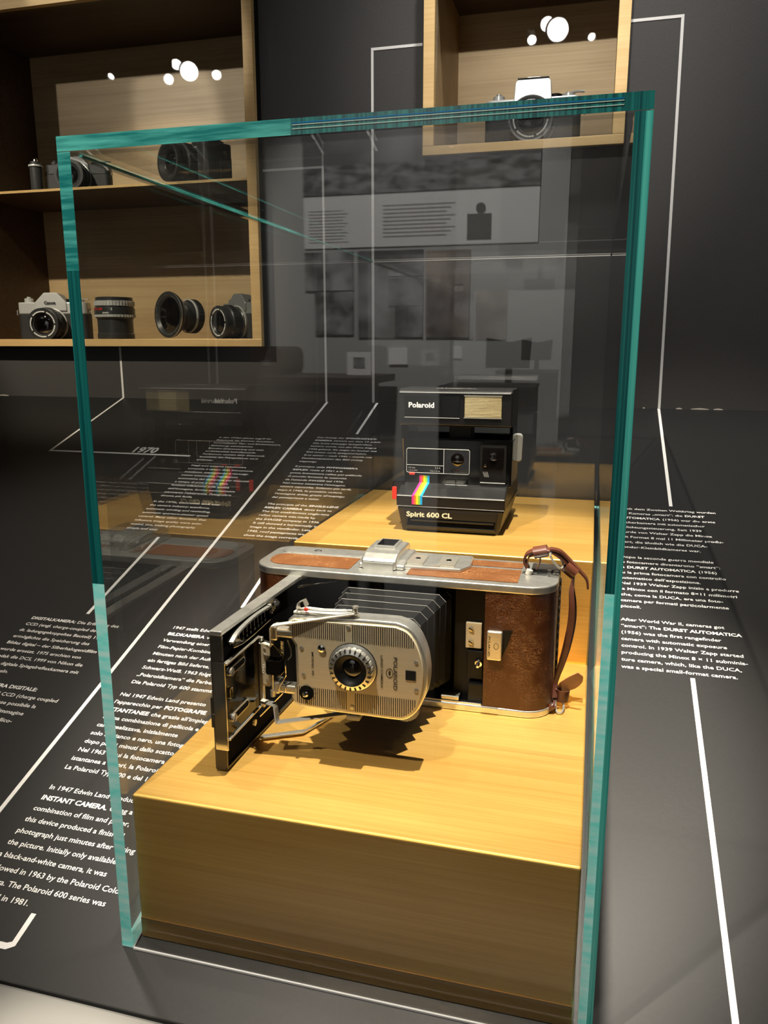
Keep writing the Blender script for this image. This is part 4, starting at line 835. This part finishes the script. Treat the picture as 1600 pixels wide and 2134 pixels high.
# ------------------------------------------------------------------ cameras in the niches
def slr(name, loc, rotz, label, topm, bodym, sc_=1.0, w=0.140, h=0.060, lens_r=0.032, lens_l=0.045, prism='wedge', brand=None, ring=True, group=None, grip=False, zc=0.036):
    r = rootobj(name, loc, label, 'camera', group, rotz, True, scale=sc_)
    hw = w/2; hb = h; ht = h+0.024
    MB().prism(rrect(-hw, hw, -0.018, 0.018, 0.011, 5), 0.0, hb, 'z', sm=True).build('body', bodym, r, bevel=0.001)
    MB().prism(rrect(-hw+0.0006, hw-0.0006, -0.0174, 0.0174, 0.0105, 5), hb, ht, 'z', sm=True).build('top_cover', topm, r, bevel=0.002)
    if prism == 'wedge':
        pr = MB().add([(-0.034, -0.021, hb+0.006), (0.034, -0.021, hb+0.006), (0.034, 0.016, hb+0.006), (-0.034, 0.016, hb+0.006), (-0.034, -0.020, ht), (0.034, -0.020, ht), (0.030, 0.016, ht), (-0.030, 0.016, ht), (-0.014, -0.018, ht+0.020), (0.014, -0.018, ht+0.020), (0.016, 0.014, ht+0.016), (-0.016, 0.014, ht+0.016)],
                       [(3, 2, 1, 0), (0, 1, 5, 4), (1, 2, 6, 5), (2, 3, 7, 6), (3, 0, 4, 7), (4, 5, 9, 8), (5, 6, 10, 9), (6, 7, 11, 10), (7, 4, 8, 11), (8, 9, 10, 11)]).build('prism_housing', topm, r, bevel=0.002)
    else:
        pr = MB().prism([(-0.030, hb+0.006), (0.030, hb+0.006), (0.027, ht+0.022), (0.024, ht+0.025), (-0.024, ht+0.025), (-0.027, ht+0.022)], -0.022, 0.016).build('prism_housing', topm, r, bevel=0.001)
        MB().prism([(0.024, ht+0.0248), (-0.024, ht+0.0248), (-0.024, ht+0.028), (0.024, ht+0.028)], -0.020, 0.014).build('prism_cap', M['black'], pr)
        MB().box(-0.010, 0.010, -0.012, 0.004, ht+0.028, ht+0.031).build('flash_shoe', M['silver'], pr)
    if brand: put_text(MB(), brand, (-0.013, -0.0222, ht-0.004), (1, 0, 0), (0, 0.05, 1), 0.009, True).build('lettering', M['ink'], pr, fixn=False)
    MB().lathe([(0.009, 0), (0.009, 0.008), (0.007, 0.009), (0.004, 0.009), (0.004, 0.012), (0, 0.012)], (-hw+0.020, 0, ht), (0, 0, 1), 20).build('rewind_knob', topm, r)
    MB().lathe([(0.011, 0), (0.011, 0.006), (0.009, 0.007), (0, 0.007)], (hw-0.040, 0.002, ht), (0, 0, 1), 24).build('speed_dial', M['black'], r)
    MB().lathe([(0.010, 0), (0.010, 0.005), (0.004, 0.006), (0.004, 0.008), (0, 0.008)], (hw-0.020, -0.002, ht), (0, 0, 1), 20).build('release_dial', topm, r)
    MB().ribbon([(hw-0.020, -0.002, ht+0.006), (hw-0.008, -0.008, ht+0.007), (hw+0.004, -0.010, ht+0.006)], (0, 0.006, 0), 0.002).build('wind_lever', topm, r)
    for s_ in (-1, 1): MB().tube([(s_*hw, -0.004, hb+0.010), (s_*(hw+0.005), -0.004, hb+0.008), (s_*(hw+0.006), -0.004, hb-0.002), (s_*(hw+0.001), -0.004, hb+0.002)], 0.0011, 6, closed=True).build('strap_ring', M['chrome'], r)
    R = lens_r
    c = (0.0, -0.018, zc)
    ln = MB().lathe([(R*0.96, 0), (R*0.96, 0.006), (R*0.9, 0.008), (R*0.9, lens_l*0.3), (R, lens_l*0.34), (R, lens_l*0.62), (R*0.92, lens_l*0.66), (R*0.92, lens_l*0.86), (R*0.97, lens_l*0.88), (R*0.97, lens_l), (R*0.80, lens_l), (R*0.62, lens_l*0.9), (R*0.6, lens_l*0.9)], c, (0, -1, 0), 36, cap=False).build('lens_barrel', M['rubber'], r)
    MB().lathe([(R*0.97, 0.0), (R*1.02, 0.0005), (R*1.02, 0.004), (R*0.9, 0.005)], c, (0, -1, 0), 36, cap=False).build('mount_ring', M['silver'] if topm is not M['black'] else M['rubber'], ln)
    MB().lathe([(R*0.64, lens_l*0.86), (R*0.5, lens_l*0.93), (R*0.25, lens_l*0.97), (0.0, lens_l*0.98)], c, (0, -1, 0), 28).build('front_element', M['lens'], ln)
    kb = MB()
    for k in range(36):
        a = 2*PI*k/36; X = Matrix.Translation(c)@Matrix.Rotation(a, 4, 'Y'); kb.box(R*0.99, R*1.03, -lens_l*0.60, -lens_l*0.36, -0.0012, 0.0012, X=X)
    kb.build('focus_ribs', M['rubber'], ln)
    if ring:
        rg = MB()
        for k in range(40):
            if k % 8 in (0,): continue
            a = 2*PI*k/40; X = Matrix.Translation(c)@Matrix.Rotation(a, 4, 'Y'); rg.box(R*0.72, R*0.79, -lens_l*1.005, -lens_l*0.99, -0.0019*R/0.032, 0.0016*R/0.032, X=X)
        rg.build('ring_lettering', M['white'], ln)
    if grip: MB().prism(rrect(hw-0.030, hw+0.004, -0.050, -0.010, 0.012, 5), 0.0, ht+0.004, 'z', sm=True).build('hand_grip', M['rubber'], r, bevel=0.004)
    return r
zs = LZ0+0.0002; zh = 0.7346
slr('film_camera', (-0.806, 1.050, zs), 0.22, 'silver and black film camera at the left end of the lower shelf', M['silver'], M['grip'], 1.0, 0.150, 0.052, 0.0335, 0.046, brand='Canon', zc=0.030)
slr('film_camera', (-0.372, 1.060, zs), -0.55, 'grey-topped film camera tucked in the right corner of the lower shelf', mat('dull_grey_metal', (0.30, 0.31, 0.31), 0.3, 0.3), M['grip'], 0.92, 0.130, 0.052, 0.036, 0.050, ring=True, zc=0.034)
slr('film_camera', (0.1860, 1.060, NZ0+0.0002), 0.03, 'silver film camera with square finder housing alone in the small niche', M['silver'], M['grip'], 1.10, 0.148, 0.052, 0.034, 0.040, prism='box')
slr('digital_camera', (-0.446, 1.070, zh), -0.50, 'bulky black digital camera with wide lens at the right of the upper shelf', M['rubber'], M['grip'], 1.0, 0.130, 0.050, 0.037, 0.070, ring=False, grip=True, zc=0.0385)
slr('digital_camera', (-0.735, 1.070, zh), 0.22, 'slim black camera with pale-rimmed lens at the left of the upper shelf', M['rubber'], M['grip'], 0.80, 0.165, 0.050, 0.038, 0.050, ring=False, zc=0.040)
t = rootobj('camera_battery_grip', (-0.808, 1.03, zh), 'black upright cylinder grip with silver button, left end of the upper shelf', 'camera grip', None, 0.0, True)
MB().lathe([(0.0115, 0), (0.012, 0.004), (0.012, 0.050), (0.0135, 0.052), (0.0135, 0.056), (0.010, 0.058), (0.010, 0.062), (0, 0.062)], (0, 0, 0), (0, 0, 1), 24).build('grip_body', M['rubber'], t)
MB().lathe([(0.005, 0), (0.005, 0.005), (0.003, 0.008), (0, 0.009)], (0, 0, 0.062), (0, 0, 1), 16).build('release_button', M['chrome'], t)
MB().lathe([(0.0137, 0.0525), (0.0140, 0.054), (0.0137, 0.0555)], (0, 0, 0), (0, 0, 1), 24, cap=False).build('trim_ring', M['silver'], t)
# upright lens with two silver knurled rings
t = rootobj('upright_lens', (-0.655, 1.04, zs), 'black lens standing upright with two silver knurled rings and red scale', 'lens', None, 0.0, True)
MB().lathe([(0.036, 0), (0.037, 0.003), (0.037, 0.010), (0.0355, 0.012), (0.0355, 0.040), (0.038, 0.043), (0.0405, 0.044), (0.0405, 0.062), (0.0385, 0.063), (0.0385, 0.077), (0.037, 0.078), (0.037, 0.0835), (0.033, 0.084), (0, 0.082)], (0, 0, 0), (0, 0, 1), 48).build('barrel', M['rubber'], t)
for za, zb, R, N_ in ((0.0435, 0.0490, 0.0410, 40), (0.066, 0.0765, 0.0395, 40)):
    p = MB().lathe([(R-0.001, za), (R, za+0.0005), (R, zb-0.0005), (R-0.001, zb)], (0, 0, 0), (0, 0, 1), 48, cap=False).build('silver_ring', M['silver'], t)
    kb = MB()
    for k in range(N_):
        X = Matrix.Rotation(2*PI*k/N_, 4, 'Z'); kb.box(R-0.0003, R+0.0009, -0.0011, 0.0011, za+0.0006, zb-0.0006, X=X)
    kb.build('knurl_ribs', M['silver'], p)
def wrap(mb, s, R, z, a0, size):
    v, f, wd = glyphs(s, True)
    mb.add([((R)*math.sin(a0+x*size/R), -(R)*math.cos(a0+x*size/R), z+yy*size) for x, yy in v], f)
m_ = MB(); wrap(m_, '11 8 5.6 4 2.8', 0.0408, 0.0575, -0.95, 0.0065); m_.build('red_scale', M['red'], t, fixn=False)
m_ = MB(); wrap(m_, 'zoom', 0.0409, 0.0505, -0.05, 0.0060); wrap(m_, '· 2', 0.0408, 0.0575, 0.30, 0.0065); m_.build('white_scale', M['white'], t, fixn=False)
# wide lens lying on its side, front tilted to the viewer
t = rootobj('wide_lens', (-0.532, 1.075, zs), 'wide black lens lying on its side with its large front glass facing out', 'lens', None, 0.0, True, scale=1.06)
dx = Vector((-0.42, -0.91, 0.03)).normalized(); c = (0.040, 0.0, 0.0322)
MB().lathe([(0.030, 0), (0.0315, 0.002), (0.0315, 0.014), (0.030, 0.016), (0.027, 0.020), (0.027, 0.034), (0.030, 0.040), (0.037, 0.050), (0.0415, 0.056), (0.0425, 0.060), (0.0420, 0.064), (0.0385, 0.064), (0.030, 0.058)], c, dx, 48, cap=False).build('barrel', M['rubber'], t).location = (0, 0, 0.0105)
MB().lathe([(0.0318, 0.0155), (0.0322, 0.016), (0.0322, 0.019), (0.0300, 0.0195)], (c[0], c[1], c[2]+0.0105), dx, 48, cap=False).build('silver_ring', M['silver'], t)
MB().lathe([(0.0425, 0.0605), (0.0430, 0.0615), (0.0425, 0.0635)], (c[0], c[1], c[2]+0.0105), dx, 48, cap=False).build('front_rim', M['alu'], t)
MB().lathe([(0.0340, 0.0585), (0.024, 0.0625), (0.012, 0.0645), (0, 0.0652)], (c[0], c[1], c[2]+0.0105), dx, 40).build('front_element', M['lens'], t)
ax = dx.orthogonal().normalized(); bx = dx.cross(ax); m_ = MB()
for k in range(70):
    if k % 7 == 0 or 20 < k < 34: continue
    a = 2*PI*k/70; p = Vector((c[0], c[1], c[2]+0.0105))+dx*0.0638+(ax*math.cos(a)+bx*math.sin(a))*0.0365
    m_.add([p+ax*0.0006, p+bx*0.0006, p-ax*0.0006, p-bx*0.0006], [(0, 1, 2, 3)])
m_.build('ring_lettering', M['white'], t, fixn=False)
kb = MB()
for k in range(40):
    a = 2*PI*k/40; p = Vector((c[0], c[1], c[2]+0.0105)); u = ax*math.cos(a)+bx*math.sin(a); tt = dx.cross(u)
    X = Matrix((( u.x, dx.x, tt.x, p.x), (u.y, dx.y, tt.y, p.y), (u.z, dx.z, tt.z, p.z), (0, 0, 0, 1))); kb.box(0.0310, 0.0322, 0.003, 0.013, -0.0012, 0.0012, X=X)
kb.build('focus_ribs', M['rubber'], t)

# ------------------------------------------------------------------ lamps as objects
def lamp(p, r, aim, label, group=None):
    p = Vector(p); d = (Vector(aim)-p).normalized()
    t = rootobj('track_spotlight', tuple(p), label, 'spotlight', group)
    MB().lathe([(r*0.7, -0.110), (r*1.0, -0.100), (r*1.12, -0.02), (r*1.15, 0.008), (r*1.05, 0.008), (r*1.02, -0.004)], p, d, 24, cap=False).build('lamp_housing', M['black'], t)
    MB().lathe([(r, -0.003), (0, -0.0028)], p, d, 24, cap=False).build('lamp_lens', M['lampon'], t)
    q = p-d*0.06
    MB().cyl((q.x, q.y, q.z+r*0.9), (0, 0, 1), 0.006, 2.2-(q.z+r*0.9), 10).build('mount_rod', M['black'], t)
    return t
names = ['brightest spotlight of the cluster mirrored in the small niche glass', 'spotlight just left of the brightest one mirrored in the small niche glass', 'leftmost spotlight mirrored in the small niche glass', 'rightmost small spotlight mirrored in the small niche glass',
         'brightest spotlight of the cluster mirrored in the large niche glass', 'upper left spotlight beside the brightest one in the large niche glass', 'lower left spotlight mirrored in the large niche glass', 'leftmost tiny spotlight mirrored in the large niche glass', 'rightmost spotlight mirrored in the large niche glass']
for (p, r, aim, pw), nm in zip(NICHE_LAMPS, names): lamp(p, r, aim, nm, 'spotlights hanging from the ceiling')
lamp(LAMP_A-(AIM_A-LAMP_A).normalized()*0.03, 0.03, AIM_A, 'spotlight above left aimed at the glass case', 'spotlights hanging from the ceiling')
lamp(LAMP_B-(AIM_B-LAMP_B).normalized()*0.03, 0.03, AIM_B, 'spotlight straight above the glass case', 'spotlights hanging from the ceiling')

# ------------------------------------------------------------------ room behind the viewer, seen mirrored in the front glass
RY = -2.61
def mottle(name, c1, c2, scale, stretch=(1, 1, 1), p0=0.38, p1=0.62):
    m, nt, b = nodes(name)
    tc = nt.nodes.new('ShaderNodeTexCoord'); mp = nt.nodes.new('ShaderNodeMapping'); mp.inputs['Scale'].default_value = stretch
    n = nt.nodes.new('ShaderNodeTexNoise'); n.inputs['Scale'].default_value = scale; n.inputs['Detail'].default_value = 7
    cr = nt.nodes.new('ShaderNodeValToRGB'); cr.color_ramp.elements[0].position = p0; cr.color_ramp.elements[1].position = p1
    cr.color_ramp.elements[0].color = (*c1, 1); cr.color_ramp.elements[1].color = (*c2, 1)
    nt.links.new(tc.outputs['Object'], mp.inputs[0]); nt.links.new(mp.outputs[0], n.inputs['Vector']); nt.links.new(n.outputs[0], cr.inputs[0]); nt.links.new(cr.outputs[0], b.inputs['Base Color'])
    b.inputs['Roughness'].default_value = 0.8
    return m
def board(name, x0, x1, za, zb, m, label, cat, th=0.012, y=RY):
    return MB().box(x0, x1, y, y+th, za, zb).build(name, m, label=label, cat=cat)
board('landscape_mural', -0.82, 0.087, 1.10, 1.55, mottle('mural_sky', (0.10, 0.10, 0.10), (0.34, 0.34, 0.34), 2.5), 'grey printed mountain landscape mural high on the rear wall', 'mural')
board('landscape_mural', -0.82, 0.087, 0.995, 1.10, mottle('mural_ground', (0.05, 0.05, 0.05), (0.30, 0.30, 0.30), 14, (1, 1, 2.5)), 'dark stony foreground strip of mural directly above the text panel', 'mural')
tp = rootobj('text_panel', (-0.37, RY, 0.80), 'wide white text panel below the landscape mural', 'panel')
MB().box(-0.82, 0.087, RY, RY+0.008, 0.80, 0.99).build('board', M['white'], tp)
ln = MB()
for k in range(9):
    ln.box(-0.50, -0.22-0.05*((k*7) % 3)/3, RY+0.008, RY+0.009, 0.945-k*0.014, 0.950-k*0.014)
for k in range(11): ln.box(-0.80, -0.66+0.03*((k*5) % 3)/3, RY+0.008, RY+0.009, 0.935-k*0.0115, 0.9385-k*0.0115)
ln.build('blurred_text', M['greystrap'], tp, kind='stuff')
MB().box(-0.175, -0.085, RY+0.008, RY+0.012, 0.815, 0.905).lathe([(0.018, 0), (0.018, 0.003)], (-0.125, RY+0.011, 0.925), (0, 1, 0), 16).build('printed_figure', M['counter'], tp)
board('photograph_print', -0.82, -0.62, 0.64, 0.785, mottle('print_a', (0.03, 0.03, 0.03), (0.45, 0.45, 0.45), 9), 'small grey photograph print, upper left of the picture group', 'photograph')
board('photograph_print', -0.78, -0.62, 0.47, 0.635, mottle('print_b', (0.03, 0.03, 0.03), (0.40, 0.40, 0.40), 11), 'small dark photograph print, lower left of the picture group', 'photograph')
board('photograph_print', -0.60, -0.34, 0.46, 0.785, mottle('print_c', (0.04, 0.04, 0.04), (0.36, 0.36, 0.38), 7), 'tall grey photograph print in the middle of the picture group', 'photograph')
board('photograph_print', -0.33, -0.16, 0.46, 0.78, mottle('print_d', (0.06, 0.03, 0.02), (0.36, 0.28, 0.22), 8), 'brownish photograph print at the right of the picture group', 'photograph')
dk = rootobj('writing_desk', (-0.68, RY+0.30, -0.9), 'dark wooden writing desk against the rear wall', 'desk')
dw = mat('dark_desk_wood', (0.05, 0.025, 0.015), 0.5)
MB().box(-0.98, -0.44, RY+0.05, RY+0.45, 0.295, 0.32).build('desk_top', dw, dk); MB().box(-0.94, -0.50, RY+0.07, RY+0.43, 0.10, 0.295).build('drawer_box', dw, dk)
for x in (-0.94, -0.52):
    for yy in (RY+0.08, RY+0.40): MB().box(x, x+0.03, yy, yy+0.03, -0.9, 0.10).build('leg', dw, dk)
tw = rootobj('wooden_case', (-0.87, RY+0.2, 0.3202), 'dark rounded wooden case on the left of the desk', 'case')
MB().prism(rrect(-0.93, -0.80, 0.3202, 0.425, 0.03, 5), RY+0.10, RY+0.32).build('case_body', dw, tw)
MB().box(-0.885, -0.845, RY+0.32, RY+0.325, 0.355, 0.375).build('case_clasp', M['nickel'], tw)
pf_ = rootobj('picture_frame', (-0.54, RY+0.2, 0.3202), 'small white-bordered framed picture on the right of the desk', 'picture frame')
MB().box(-0.585, -0.490, RY+0.20, RY+0.21, 0.3202, 0.405).build('mount', M['white'], pf_); MB().box(-0.560, -0.515, RY+0.21, RY+0.2115, 0.345, 0.385).build('picture', mottle('print_e', (0.05, 0.05, 0.05), (0.4, 0.4, 0.4), 20), pf_)
board('white_print', -0.475, -0.40, 0.355, 0.42, M['white'], 'small pale unframed print on the rear wall right of the desk', 'print')
ms = rootobj('lectern_stand', (0.035, RY+0.35, -0.9), 'black book-shaped stand on a tripod before the rear wall', 'stand')
MB().prism([(-0.045, 0.355), (0.10, 0.355), (0.105, 0.455), (0.035, 0.440), (-0.045, 0.455)], RY+0.34, RY+0.36).build('rest', M['black'], ms)
MB().cyl((0.03, RY+0.33, -0.55), (0, 0, 1), 0.012, 0.92, 12).build('pole', M['black'], ms)
for a in (0.3, 2.4, 4.5): MB().tube([(0.03, RY+0.33, -0.5), (0.03+0.22*math.cos(a), RY+0.38+0.22*math.sin(a), -0.89)], 0.010, 8).build('leg', M['black'], ms)
bx_ = rootobj('black_pedestal', (0.02, RY+0.7, -0.9), 'low black pedestal with a pale top edge on the rear room floor', 'pedestal')
MB().box(-0.11, 0.15, RY+0.60, RY+0.85, -0.9, 0.310).build('pedestal_body', M['black'], bx_); MB().box(-0.113, 0.153, RY+0.597, RY+0.853, 0.310, 0.318).build('pedestal_cap', M['greystrap'], bx_)
